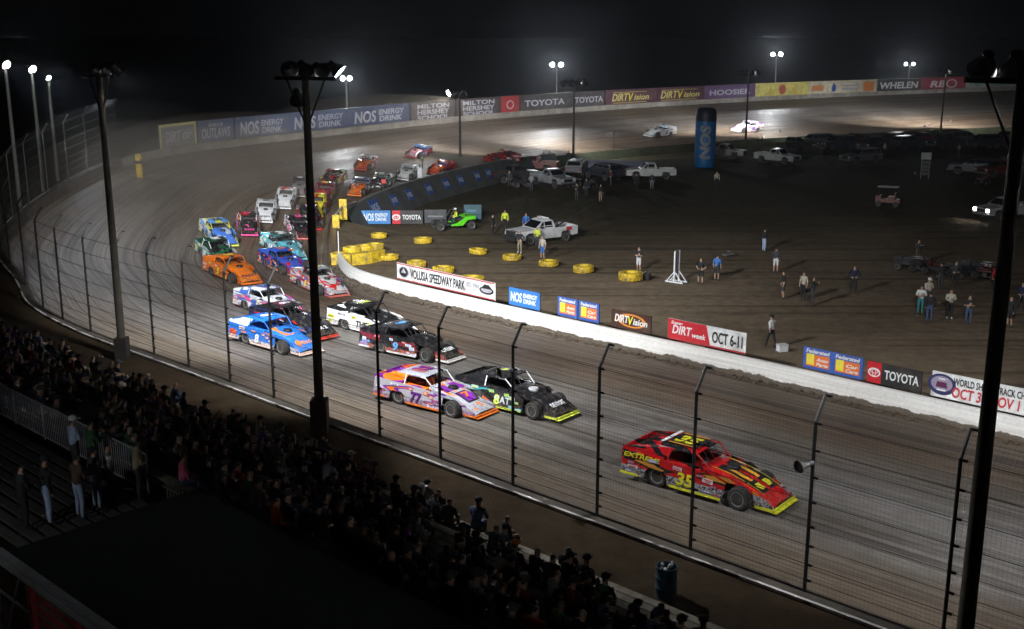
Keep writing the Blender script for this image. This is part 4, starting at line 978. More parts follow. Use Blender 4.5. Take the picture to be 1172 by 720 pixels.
def flat_banner(x0, x1, y, h, label, bg, items, **kw):
    return board('banner', label, 'banner', G(x0, y, 0), G(x1, y, 0), .05, h, bg, items, 'low banners at the pit gate', posts=2, **kw)
flat_banner(414, 447, 257, 1.15, 'bright blue low banner at the pit gate', (.03, .20, .50), nos(.5, .9), )
flat_banner(449, 484, 257, 1.15, 'black low banner with red emblem at the pit gate', (.02, .02, .022), toyo() + [('TOYOTA', .64, .5, .6, .36, W_)])
flat_banner(486, 511, 256, 1.15, 'plain dark low banner left of the green buggy', (.035, .04, .045), [('rect', .5, .5, .7, .12, (.16, .16, .16))])
flat_banner(531, 551, 252, 1.3, 'dark teal low banner right of the green buggy', (.02, .09, .12), [('rect', .45, .6, .5, .14, (.08, .2, .25))])
# yellow gate posts and rail
ga = IC[11 * K + 4].copy(); gc = IC[12 * K + 1].copy(); ge = IC[13 * K - 2].copy()
o = thing('gate_barrier', 'yellow ended guard rail sloping down at the pit gate', 'barrier', ga)
a = Vector((0, 0, 0)); c = gc - ga; e = ge - ga; ax = math.atan2(c.y, c.x)
MB().box(a + Vector((0, 0, .45)), (.28, .55, 1.1), 0, Matrix.Rotation(ax, 3, 'Z')).build('end_post', YEL, o)
MB().box(c + Vector((.25, -.1, .75)), (.28, .62, 1.7), 0, Matrix.Rotation(ax, 3, 'Z')).build('end_post', YEL, o)
b = MB(); b.tube(a + Vector((0, 0, 1.0)), c + Vector((.2, 0, 1.0)), .10); b.tube(c + Vector((.2, 0, 1.0)), e + Vector((.2, 0, .55)), .10); b.build('rail', paint((.30, .29, .26), .6), o)
# marker posts
for px, py, h, cc, lb in ((440, 240, 2.3, (.55, .04, .03), 'thin marker post with red flag board by the pit gate'), (481, 228, 2.6, (.5, .5, .5), 'thin marker post with pale board on the grey turn wall')):
    p = hit(px, py); p.z = 0
    o = thing('marker_post', lb, 'marker post', p); b = MB(); b.tube((0, 0, 0), (0, 0, h + .8), .035); b.build('pole', DKSTEEL, o, smooth=True)
    b = MB(); b.box((0, -.05, h), (.42, .06, 1.0)); b.build('marker_board', paint(cc, .5), o)
o = thing('signal_light', 'slim post with an amber signal lamp on the turn wall', 'signal light', hit(484, 217)); b = MB(); b.tube((0, 0, -.5), (0, 0, 3.2), .04); b.build('pole', DKSTEEL, o, smooth=True)
b = MB(); b.box((0, 0, 3.3), (.26, .2, .7)); b.build('lamp_box', paint((.04, .04, .035), .5), o); b = MB(); b.lathe([(.08, 0), (.08, .03), (.01, .05)], Matrix.Translation((0, -.1, 3.3)) @ Matrix.Rotation(math.pi / 2, 4, 'X'), 12); b.build('amber_lens', paint((.6, .35, .03), .3), o)

# ------------------------------------------------------------------ yellow tractor tyres
def tractor_tyre():
    b = MB(); r, h = .68, .46
    b.lathe([(r * .56, .03), (r * .60, 0), (r * .92, .0), (r, .06), (r, h - .06), (r * .92, h), (r * .60, h), (r * .56, h - .03), (r * .53, h * .5)], None, 26, caps=False)
    for i in range(18):
        t = 2 * math.pi * i / 18
        for z, dt in ((h * .28, .0), (h * .72, .17)):
            c = Vector((math.cos(t + dt) * (r + .015), math.sin(t + dt) * (r + .015), z)); b.box(c, (.07, .10, h * .42), 0, Matrix.Rotation(t + dt, 3, 'Z') @ Matrix.Rotation(.5 if dt else -.5, 3, 'X'))
    return b.mesh('yellow_tyre', [YEL], smooth=True)
TT = tractor_tyre()
spots = [((433.7, 272), 'yellow tyre lying farthest left and back, toward the pit gate'), ((484, 278), 'yellow tyre lying below the green buggy'), ((547, 290), 'yellow tyre lying left of the tow truck front'), ((586, 297), 'yellow tyre beside a man near the tow truck bumper'),
         ((445, 297), 'yellow tyre just right of the yellow barrier'), ((476.7, 305), 'yellow tyre behind the left half of the long white banner'), ((507.5, 312), 'yellow tyre behind the middle of the long white banner'), ((540, 325), 'large yellow tyre right behind the right end of the long white banner'),
         ((628, 304), 'yellow tyre by the people right of the tow truck'), ((668, 311), 'yellow tyre alone between the tow truck and the white stand'), ((722, 320), 'large yellow tyre with a man standing behind it')]
for (x, y), lb in spots:
    o = tag(link('tyre_marker', TT), lb, 'tyre', 'yellow tractor tyres lying on the dirt'); o.location = G(x, y); o.rotation_euler = (0, 0, random.random() * 6); o.scale = (1.12,) * 3 if 'large' in lb else (random.uniform(.86, 1.0), random.uniform(.86, 1.0), random.uniform(.75, 1.0)); o.rotation_euler.x = random.uniform(0, .05)
bar = [(388, 299), (402, 296), (416, 294), (428, 292)]
for i, ((x, y), lb) in enumerate(zip(bar, ('yellow tyre on the end of the white wall', 'yellow tyre second in the row on the yellow barrier', 'yellow tyre third in the row on the yellow barrier', 'yellow tyre at the right end of the yellow barrier'))):
    o = tag(link('tyre_barrier', TT), lb, 'tyre', 'tyres stacked behind the yellow barrier'); o.location = G(x, y - 2) + Vector((0, .5, .26 if i else 0)); o.scale = (.92, .92, .85); o.rotation_euler = (0, 0, i * 1.3)
b = MB(); q = [G(380, 303), G(402, 303), G(422, 301), G(438, 297)]
for a, c in zip(q, q[1:]):
    d = (c - a); L = d.length; an = math.atan2(d.y, d.x); b.box((a + c) / 2 + Vector((0, 0, .38)), (L, .5, .8), 0, Matrix.Rotation(an, 3, 'Z'))
tag(b.build('yellow_barrier', YEL), 'yellow painted block barrier closing the end of the white wall', 'barrier')
o = thing('whip_flag', 'thin white whip post above the tyre barrier', 'post', G(388, 296)); b = MB(); b.tube((0, 0, .4), (0, 0, 2.0), .03); b.build('pole', WHITE, o)

# ------------------------------------------------------------------ pickups and other infield vehicles
WP = tyre_parts(.40, .27)
def vehicle(kind, label, loc, rz, c, lights=False, detail=True, group=None, cat=None):
    o = thing({'pickup': 'pickup_truck', 'suv': 'parked_suv', 'tow': 'tow_truck'}[kind], label, cat or {'pickup': 'pickup', 'suv': 'car', 'tow': 'tow truck'}[kind], loc, rz, group)
    pm = paint(c, .35, .08, 2.0, dirt=.35)
    # faces +X, length 5.6, width 1.95
    low = [(-2.75, .55), (-2.15, .50), (-2.08, .80), (-1.85, .98), (-1.45, .98), (-1.22, .80), (-1.15, .45), (1.15, .45), (1.22, .80), (1.45, .98), (1.85, .98), (2.08, .80), (2.15, .48), (2.75, .52), (2.80, .95), (2.62, 1.12), (1.15, 1.22), (-2.75, 1.22)]
    b = MB()
    for s in (1, -1): b.prism(low, lambda a, h, t, s=s: (a, s * (.97 - t), h), .04)
    b.add([(1.15, -.95, 1.22), (1.15, .95, 1.22), (2.62, .93, 1.12), (2.62, -.93, 1.12), (1.9, 0, 1.24), (1.15, 0, 1.27), (2.62, 0, 1.15)], [(0, 5, 4), (5, 1, 4), (1, 2, 4), (2, 6, 4), (6, 3, 4), (3, 0, 4)])
    b.box((2.72, 0, .80), (.06, 1.9, .62)); b.box((-2.72, 0, .88), (.06, 1.9, .68)); b.box((0, 0, .62), (5.2, 1.7, .1))
    if kind == 'suv': b.box((-.8, 0, 1.19), (3.9, 1.9, .06))
    else: b.box((-1.65, 0, .92), (2.15, 1.84, .06)); b.box((-.58, 0, 1.0), (.06, 1.88, .5))
    b.build('body', pm, o)
    x0 = -2.6 if kind == 'suv' else -.62
    b = MB(); secs = []
    for z, xa, xb, w in ((1.2, x0, 1.28, .94), (1.42, x0 + .02, .98, .90), (1.78, x0 + .12, .42, .76), (1.86, x0 + .25, .25, .66)):
        secs.append([(xa, -w, z), (xb, -w, z), (xb, w, z), (xa, w, z)])
    b.loft(secs, closed=True, ends=True); b.build('cab', pm, o)
    b = MB()
    b.add([(1.16, -.83, 1.30), (1.16, .83, 1.30), (.52, .73, 1.75), (.52, -.73, 1.75)], [(0, 1, 2, 3)])
    b.add([(x0 - .01, .80, 1.32), (x0 - .01, -.80, 1.32), (x0 + .10, -.68, 1.74), (x0 + .10, .68, 1.74)], [(0, 1, 2, 3)])
    for s in (1, -1):
        e = lambda x, z: (x, s * (.955 - max(0, z - 1.2) * .26), z)
        cuts = [(x0 + .22, x0 + .95), (x0 + 1.02, .74)] if kind != 'suv' else [(x0 + .25, -1.3), (-1.22, -.2), (-.12, .74)]
        for i, (xa, xb) in enumerate(cuts):
            tp = -.28 if i == len(cuts) - 1 else 0
            b.add([e(xa, 1.30), e(xb + (.16 if tp else 0), 1.30), e(xb + tp, 1.74), e(xa + (.08 if i == 0 else 0), 1.74)], [(0, 1, 2, 3)])
    b.build('window', GLASS, o)
    for X in (1.65, -1.65):
        for s in (1, -1): wheel(o, X, s * .84, .40, 0, WP)
    if detail:
        b = MB(); b.box((2.80, 0, .58), (.14, 1.9, .18)); b.build('bumper', STEEL, o)
        b = MB(); b.box((2.765, 0, .86), (.04, 1.1, .30)); b.build('grille', BLACK, o)
        for s in (1, -1):
            b = MB(); b.box((2.77, s * .74, .92), (.05, .32, .18)); b.build('headlight', emit((1, .97, .9), 60) if lights else paint((.4, .4, .4), .2), o)
            b = MB(); b.box((-2.765, s * .84, .98), (.03, .16, .34)); b.build('tail_light', paint((.25, .01, .01), .3), o)
            b = MB(); b.box((.72, s * 1.06, 1.36), (.10, .20, .16)); b.build('mirror', BLACK, o)
    if kind == 'tow':
        b = MB(); b.box((-.1, 0, 1.93), (.30, 1.2, .09)); b.box((-.1, 0, 1.885), (.1, .9, .03)); b.build('light_bar', paint((.55, .55, .5), .3), o)
        b = MB(); b.tube((-1.1, 0, 1.0), (-4.6, .25, 2.55), .07); b.tube((-1.1, .5, 1.0), (-1.5, 0, 2.0), .05); b.tube((-1.1, -.5, 1.0), (-1.5, 0, 2.0), .05); b.tube((-1.2, 0, 1.9), (-4.5, .25, 2.5), .03); b.build('boom', DKSTEEL, o)
        for s in (1, -1): MB().box((-1.9, s * .985, 1.05), (.5, .012, .26)).build('door_decal', paint((.5, .03, .05), .4), o)
        b = MB(); b.box((3.0, 0, .62), (.30, 1.7, .34)); b.box((2.9, 0, .9), (.06, 1.2, .5)); b.build('push_bumper', DKSTEEL, o)
    return o
def ang(x0, y0, x1, y1):
    d = G(x1, y1) - G(x0, y0); return math.atan2(d.y, d.x)
vehicle('tow', 'white tow truck with raised boom parked behind the yellow tyres', G(620, 277), ang(650, 276, 600, 282), (.66, .66, .66))
vehicle('pickup', 'clean white pickup parked left of the tall blue column', G(744, 205), ang(770, 206, 715, 206), (.62, .62, .60))
vehicle('pickup', 'white pickup parked right of the tall blue column', G(889, 187), ang(865, 184, 910, 188), (.45, .45, .44))
vehicle('pickup', 'white pickup just behind the tall blue column', G(829, 181), ang(815, 181, 850, 183), (.40, .40, .40))
vehicle('pickup', 'silver flatbed pickup among the dark carts near the turn', G(632, 213), ang(610, 208, 655, 216), (.24, .25, .26))
o = vehicle('pickup', 'white pickup with its headlights lit at the right edge', G(1150, 250), ang(1172, 249, 1120, 253), (.42, .42, .42), lights=True)
# rows of dark parked cars in the infield
dk = [('pickup', (.03, .03, .032)), ('suv', (.10, .10, .105)), ('suv', (.03, .035, .05)), ('pickup', (.14, .03, .02))]
prot = {}
def dark_car(i, px, rz, label, lights=False):
    kd, cc = dk[i % 4]
    key = (i % 4)
    if key not in prot:
        o = vehicle(kd, label, G(*px), rz, cc, detail=True, group='dark cars parked across the infield', cat='car'); prot[key] = (o, tree_of(o)); return o
    r = dup(prot[key][0], G(*px), rz, label, children=prot[key][1]); return r
rowl = [(908, 172), (932, 168), (958, 171), (978, 167), (999, 172), (1020, 167), (1038, 170), (1056, 166), (1080, 169), (1103, 165), (1124, 169), (1150, 165), (1168, 170)]
mark = ['just right of the white pickup', 'second right of the white pickup', 'left of the three standing watchers', 'under the three standing watchers', 'right of the three standing watchers', 'midway between the watchers and the score board', 'left of the score board', 'behind the score board', 'at the foot of the far infield pole', 'right of the far infield pole', 'second right of the far infield pole', 'left of the big right pole', 'behind the big right pole']
for i, ((x, y), m_) in enumerate(zip(rowl, mark)): dark_car(i, (x, y), random.uniform(-.4, .4) + (math.pi if i % 3 else 0) + .5, 'dark car in the far row, ' + m_)
dark_car(1, (985, 187), math.pi + .5, 'dark car with a faint glint alone ahead of the far row')
for i, (x, y, m_) in enumerate([(1115, 200, 'leftmost of the three cars before the right pole'), (1142, 202, 'middle of the three cars before the right pole'), (1162, 194, 'rear of the three cars beside the right pole')]): dark_car(i + 2, (x, y), 2.6 + i, 'dark car, ' + m_)
for i, (x, y, m_) in enumerate([(588, 208, 'leftmost in the cluster by the turn'), (662, 200, 'under the dark four lamp pole'), (690, 205, 'between the lamp pole and the white pickup'), (612, 196, 'behind the silver flatbed')]): dark_car(i, (x, y), .5 + i * .8, 'dark vehicle ' + m_)

# green buggy
def wheelsmall(o, x, y, z, r): wheel(o, x, y, z, 0, WSM)
WSM = tyre_parts(.36, .30)
o = thing('dune_buggy', 'bright green open buggy with a black front at the pit gate', 'buggy', G(519, 262), ang(545, 261, 495, 264))
gm_ = paint((.12, .62, .02), .35, .1)
b = MB()
for s in (1, -1): b.prism([(-1.7, .85), (-1.5, 1.15), (-.9, 1.10), (-.1, .60), (.4, .50), (.4, .36), (-.6, .36), (-1.0, .80), (-1.5, .85)], xz(s * .72), .05 * s)
b.box((-1.35, 0, 1.02), (.8, 1.3, .16)); b.build('body', gm_, o)
b = MB(); b.box((.2, 0, .42), (3.0, .8, .14)); b.box((1.1, 0, .62), (.9, .7, .34)); b.box((-.5, 0, .72), (.5, .9, .5)); b.build('frame', INNER, o)
b = MB()
for s in (1, -1): b.path([(-1.0, s * .55, .9), (-.8, s * .5, 1.65), (.1, s * .5, 1.6), (.6, s * .5, .8)], .03)
b.tube((-.8, -.5, 1.65), (-.8, .5, 1.65), .03); b.tube((.1, -.5, 1.6), (.1, .5, 1.6), .03); b.build('roll_cage', DKSTEEL, o, smooth=True)
for X, Y in ((1.35, .8), (1.35, -.8), (-1.3, .85), (-1.3, -.85)): wheelsmall(o, X, Y, .36, .36)
# golf cart
o = thing('golf_cart', 'golf cart with a pale roof standing alone in the dark infield', 'golf cart', G(1016, 236), 2.7)
b = MB(); b.box((0, 0, .55), (2.2, 1.1, .3)); b.box((.85, 0, .8), (.5, 1.0, .4)); b.box((-.3, 0, .82), (.6, 1.0, .25)); b.box((-.62, 0, 1.05), (.12, 1.0, .5)); b.build('body', paint((.16, .05, .03), .4), o)
b = MB(); b.loft([[(-.9, y, 1.9 - abs(y) * .1), (1.0, y, 1.88 - abs(y) * .1)] for y in (-.62, -.3, 0, .3, .62)]); b.box((.05, 0, 1.84), (1.8, 1.15, .04)); b.build('roof', paint((.45, .45, .42), .5), o)
b = MB()
for X in (-.8, .9):
    for s in (1, -1): b.tube((X, s * .5, .6), (X, s * .5, 1.85), .02)
b.build('roof_post', DKSTEEL, o)
for X in (.8, -.75):
    pass
WG = tyre_parts(.26, .2)
for X in (.8, -.75):
    for s in (1, -1): wheel(o, X, s * .5, .26, 0, WG)
# quads by the people at right
def quad(label, loc, rz, c):
    o = thing('quad_bike', label, 'quad bike', loc, rz, 'quad bikes parked in the infield')
    b = MB(); b.box((-.2, 0, .72), (.9, .34, .22)); b.box((.55, 0, .70), (.5, .9, .10)); b.box((-.6, 0, .72), (.6, .95, .09)); b.prism([(.3, .6), (.9, .55), (.85, .8), (.4, .95)], xz(-.2), .4); b.build('body', paint(c, .4), o)
    b = MB(); b.tube((.35, -.42, 1.08), (.35, .42, 1.08), .025); b.tube((.35, 0, .8), (.35, 0, 1.08), .03); b.box((0, 0, .45), (1.3, .3, .25)); b.tube((.6, -.5, .3), (.6, .5, .3), .04); b.tube((-.6, -.5, .3), (-.6, .5, .3), .04); b.build('frame', INNER, o)
    b = MB(); b.path([(-.35, -.4, .85), (-1.0, -.4, .86), (-1.0, .4, .86), (-.35, .4, .85)], .02); b.build('rack', STEEL, o)
    for X in (.6, -.6):
        for s in (1, -1): wheel(o, X, s * .5, .27, 0, WG)
    return o
for (x, y), rz, c, lb in (((1037, 308), 2.8, (.02, .02, .025), 'black quad bike at the left of the group'), ((1057, 312), .6, (.03, .02, .02), 'dark quad bike below the standing photographer'), ((1072, 315), 2.2, (.06, .015, .01), 'dark red quad bike in the middle of the group'),
                          ((1100, 318), .3, (.02, .025, .03), 'dark quad bike behind the two men in black'), ((1116, 314), 2.6, (.015, .015, .02), 'black quad bike farthest right, beside the light pole'), ((1128, 320), 1.0, (.10, .02, .015), 'red quad bike touching the light pole')):
    quad(lb, G(x, y), rz, c)
for (x, y), rz, c, lb in (((596, 214), .4, (.03, .03, .03), 'dark quad bike in front of the vehicle cluster by the turn wall'), ((655, 213), 2.4, (.05, .05, .06), 'grey quad bike below the dark four lamp pole'), ((676, 217), 1.2, (.02, .02, .03), 'black quad bike between the lamp pole and the clean white pickup'),
                          ((1125, 212), .9, (.08, .02, .015), 'dark red quad bike left of the big light pole in the far infield')):
    quad(lb, G(x, y), rz, c)
# tall inflatable column
p = G(806, 191); o = thing('inflatable_column', 'tall blue inflatable column with a dark top and white sideways lettering', 'inflatable', p)
b = MB(); b.lathe([(1.15, 0), (1.25, .15), (1.22, .8), (1.25, 1.6), (1.24, 5.5)], None, 28, caps=False); b.build('tube', paint((.015, .14, .36), .45, .12), o, smooth=True)
b = MB(); b.lathe([(1.24, 5.5), (1.25, 6.2), (1.2, 6.75), (.9, 7.05), (.3, 7.1), (.01, 7.1)], None, 28, caps=False); b.build('cap', paint((.012, .014, .03), .5), o, smooth=True)
me, tw, th_ = text_mesh('NOS', bold=.05, shear=.1, ext=.004); me = me.copy(); me.materials.clear(); me.materials.append(paint((.55, .57, .60), .5))
import bmesh
bm_ = bmesh.new(); bm_.from_mesh(me); bmesh.ops.triangulate(bm_, faces=bm_.faces); bmesh.ops.subdivide_edges(bm_, edges=bm_.edges, cuts=4, use_grid_fill=True); bm_.to_mesh(me); bm_.free()
for v in me.vertices:      # lettering reads upwards and wraps round the column
    u_, w_ = v.co.x / tw * 4.0, v.co.y / th_ * 1.35
    a_ = -math.pi / 2 - math.atan2(p.x, p.y) - w_ / 1.25; v.co = (math.cos(a_) * 1.262, math.sin(a_) * 1.262, 3.05 + u_)
link('lettering', me, o)
# white scale stand and score board
o = thing('sign_stand', 'white two legged stand holding a narrow pale panel', 'stand', G(774, 323), .9)
b = MB()
for s in (-1, 1):
    b.box((s * .28, 0, 1.05), (.09, .09, 2.1)); b.box((s * .28, 0, .05), (.10, 1.3, .08))
    for q in (-1, 1): b.tube((s * .28, q * .58, .06), (s * .28, 0, .75), .035, n=6)
b.build('frame', WHITE, o); b = MB(); b.box((0, 0, 1.35), (.44, .05, 1.6)); b.build('panel', paint((.25, .25, .25), .6), o)
o = thing('score_board', 'narrow pale score board on posts in the dark infield', 'score board', G(1058, 205))
b = MB(); b.box((0, 0, 2.55), (1.1, .10, .75)); b.build('panel', paint((.42, .42, .40), .6), o); b = MB()
for s in (-1, 1): b.box((s * .45, .0, 1.15), (.08, .08, 2.3))
b.build('post', paint((.2, .2, .2), .6), o)
for k in range(4):
    b = MB(); b.box((0, -.05, .6 + .42 * k), (.8, .05, .32)); b.build('number_slot', paint((.13, .13, .12), .6), o)
# small bits on the dirt
o = thing('white_box', 'small white box on the dirt beside the lone flagman', 'box', G(895, 402), .3); b = MB(); b.box((0, 0, .17), (.5, .35, .34)); b.build('case', WHITE, o); b = MB(); b.box((0, 0, .36), (.53, .38, .05)); b.build('lid', paint((.6, .6, .58), .5), o)
o = thing('debris_bin', 'small dark bucket beside the big yellow tyre', 'bucket', G(741, 320)); b = MB(); b.lathe([(.18, 0), (.24, .45), (.22, .45), (.17, .05)], None, 14); b.build('pail', INNER, o, smooth=True); b = MB(); b.path([(-.23, 0, .44), (-.15, 0, .58), (.15, 0, .58), (.23, 0, .44)], .012); b.build('handle', STEEL, o)
o = thing('folded_chair', 'low dark jumble of a folded chair on the dirt', 'chair', G(834, 293), .6); b = MB(); b.box((0, 0, .12), (.9, .45, .05)); b.box((.35, .2, .2), (.5, .3, .05), 0, Matrix.Rotation(.5, 3, 'Y')); b.build('seat', paint((.18, .18, .18), .7), o); b = MB(); b.tube((-.5, -.2, .04), (.5, .2, .14), .02); b.tube((-.5, .2, .05), (.6, -.2, .12), .02); b.build('frame', STEEL, o)
o = thing('canopy_tent', 'low grey folded canopy beside the white pickup', 'canopy', G(707, 198), .25); b = MB(); b.loft([[(-4.5, -.9, .5), (4.5, -.9, .3)], [(-4.5, 0, 1.7), (4.5, 0, 1.2)], [(-4.5, .9, .5), (4.5, .9, .3)]]); b.build('cover', paint((.16, .17, .22), .7), o); b = MB()
for X in (-4.3, 4.2):
    for s in (1, -1): b.tube((X, s * .8, 0), (X, s * .6, .8), .04)
b.build('leg', DKSTEEL, o)
o = thing('double_sign', 'small dark pair of panels on a short post by the backstretch edge', 'sign', hit(702, 171)); b = MB(); b.tube((0, 0, -.3), (0, 0, 1.6), .06); b.build('post', DKSTEEL, o); b = MB(); b.box((-.55, 0, 1.9), (.9, .1, .6)); b.box((.55, 0, 1.9), (.9, .1, .6)); b.build('panel', paint((.02, .012, .01), .6), o)
o = thing('yellow_post', 'thick yellow post beside the far turn wall in the dust', 'post', hit(160, 203)); b = MB(); b.lathe([(.28, -.1), (.28, 1.9), (.2, 2.05), (.02, 2.1)], None, 14); b.build('pole', YEL, o, smooth=True); b = MB(); b.lathe([(.34, 1.2), (.34, 1.5)], None, 14); b.build('band', INNER, o)

# ------------------------------------------------------------------ people in the infield
PI = math.pi
def ped(x, y, face, label, **kw):
    p = hit(x, y); return person(p, face, label, group='people standing in the infield', **kw)
rc0 = random.Random(4)
TC = -2.2   # facing the near track
ped(801.6, 325, TC, 'person in dark clothes and shorts right of the white stand', pose='hips', shirt='black', trousers='black', shorts=True, sleeves=False)
ped(820, 321, 1.0, 'person in bright blue shirt and dark shorts', pose='stand', shirt='blue', trousers='charcoal', sleeves=False, shorts=True)
ped(896, 342, PI, 'person in black tee with bare legs, left of a pair', pose='stand', shirt='black', trousers='charcoal', shorts=True, sleeves=False)
ped(919, 343, -2.4, 'person in pale tee and dark trousers behind a camera operator', pose='stand', shirt='cream', trousers='black', sleeves=False)
ped(929, 349, -.3, 'person in black holding a camera at chest height', pose='phone', shirt='black', trousers='charcoal')
ped(976.5, 335, -1.8, 'person all in navy blue standing alone', pose='hips', shirt='navy', trousers='black')
ped(882, 398, 2.2, 'person in white printed shirt and black trousers by the white box', pose='walk', shirt='white', trousers='black', sleeves=False, cap='black')
ped(874, 288, .5, 'person in black top and light jeans, farthest of a loose pair', pose='arms', shirt='black', trousers='pale')
ped(887.5, 312, 1.2, 'person in dark jacket and white shorts', pose='stand', shirt='charcoal', trousers='white', shorts=True)
ped(731, 311, TC, 'person in black shirt and white shorts behind the big yellow tyre', pose='arms', shirt='black', trousers='white', shorts=True, sleeves=False)
ped(1052.6, 360, -1.9, 'person in white shirt and teal shorts', pose='arms', shirt='white', trousers='teal', sleeves=False, shorts=False)
ped(1063, 369, 1.2, 'person in black hoodie and blue jeans in front of a white hoodie', pose='stand', shirt='black', trousers='jeans')
ped(1061, 351, -1.3, 'person in white hoodie and cap behind the black hoodie', pose='arms', shirt='cream', trousers='charcoal', cap='white')
ped(1086, 365, -1.7, 'person in white top and black trousers with arms folded', pose='arms', shirt='cream', trousers='black', shoes='white')
ped(1107.5, 372, -2.0, 'person in black printed tee and jeans with folded arms', pose='arms', shirt='black', trousers='jeans', sleeves=False)
ped(1155, 374, -2.6, 'person in black shorts just right of the big light pole', pose='stand', shirt='black', trousers='black', shorts=True)
ped(1168, 356, -2.0, 'person in navy at the right edge with a red sleeve', pose='hips', shirt='navy', trousers='black')
ped(1139, 334, -1.6, 'person in bright red shirt beside the light pole', pose='stand', shirt='red', trousers='black')
ped(1049.5, 302, -1.2, 'person in dark tee taking pictures above the quads', pose='phone', shirt='charcoal', trousers='brown', shorts=True)
ped(1076, 331, 1.7, 'person in black standing before the middle quad', pose='stand', shirt='black', trousers='charcoal')
ped(1092, 329, -1.5, 'person in dark jacket right of the middle quad', pose='hips', shirt='charcoal', trousers='black')
ped(595, 290, TC, 'person in black shirt and pale trousers by the tow truck bumper', pose='hips', shirt='black', trousers='khaki', shoes='white')
ped(621, 297, TC, 'person in pale grey shirt and blue shorts beside the tow truck door', pose='stand', shirt='cream', trousers='blue', shorts=True, sleeves=False)
ped(615, 285, TC, 'person in hi-vis yellow vest by the tow truck door', pose='arms', shirt='hivis', trousers='charcoal')
ped(602, 268, -1.6, 'person in blue shirt behind the tow truck hood', pose='stand', shirt='blue', trousers='charcoal')
ped(563.7, 270, -.5, 'person in black standing right of the green buggy', pose='stand', shirt='black', trousers='black')
ped(578, 264, -1.7, 'person in olive yellow shirt right of the green buggy', pose='stand', shirt='hivis', trousers='black', skin=2)
ped(820, 215, -1.6, 'person in pale shirt under the tall blue column', pose='stand', shirt='cream', trousers='black')
ped(660, 230, -2.0, 'person in black left of two watchers below the lamp pole', pose='arms', shirt='black', trousers='charcoal')
ped(687, 231, -1.0, 'person in black with khaki shorts below the lamp pole', pose='stand', shirt='black', trousers='khaki', shorts=True)
ped(728, 218, -1.4, 'person in black in front of the white pickup hood', pose='stand', shirt='black', trousers='black')
ped(746, 217, -1.8, 'person in grey trousers in front of the white pickup door', pose='stand', shirt='charcoal', trousers='grey')
for x, y, lb in ((989, 155, 'leftmost of three dark watchers against the lit backstretch'), (994, 154, 'middle one of three dark watchers against the lit backstretch'), (999, 154, 'rightmost of three dark watchers against the lit backstretch'), (1057.6, 154, 'dark watcher left of a pair near the far infield pole'), (1062.5, 153, 'dark watcher right of a pair near the far infield pole'), (1087, 150, 'dark watcher alone right of the far infield pole'), (892, 161, 'dark watcher above the white pickup'), (858, 163, 'dark watcher below the last race car'), (863, 163, 'dark watcher right of the one below the last race car')):
    ped(x, y, 1.9, 'person, ' + lb, pose='stand', shirt='black', trousers='black')
for x, y, lb in ((622, 192, 'dark watcher left of two before the bright backstretch'), (629, 191, 'dark watcher right of two before the bright backstretch'), (651, 191, 'dark watcher tallest, left of the four lamp pole')): ped(x, y, 1.9, 'person, ' + lb, pose='hips', shirt='black', trousers='black', scale=1.14)
for x, y, lb, sh in ((583, 214, 'standing before the turn wall, left of the vehicle cluster', 'charcoal'), (608, 219, 'in a grey top at the nose of the silver flatbed', 'grey'), (671, 224, 'in a dark top beside the black quad bike', 'black'), (699, 213, 'in a maroon top left of the clean white pickup', 'maroon'), (872, 170, 'in dark clothes between the column and the white pickup', 'charcoal'), (940, 178, 'in dark clothes before the far row of cars', 'charcoal'), (1012, 178, 'in a pale top before the far row of cars', 'cream'), (1097, 180, 'in a grey top before the far row of cars', 'grey')):
    ped(x, y, rc0.uniform(-3, 3), 'person ' + lb, pose=rc0.choice(['stand', 'arms', 'hips']), shirt=sh, trousers='charcoal')
ped(606, 197, 1.9, 'person in hi-vis yellow near the inner edge of the turn', pose='stand', shirt='hivis', trousers='black')
bg = bpy.data.objects.get('dune_buggy')
person(bg.matrix_basis @ Vector((-.35, 0, .82)) if False else Vector(bg.location) + Vector((math.cos(bg.rotation_euler.z) * -.3, math.sin(bg.rotation_euler.z) * -.3, .95)), bg.rotation_euler.z, 'person in yellow and blue driving the green buggy', pose='sit', shirt='hivis', trousers='navy', cap='white')

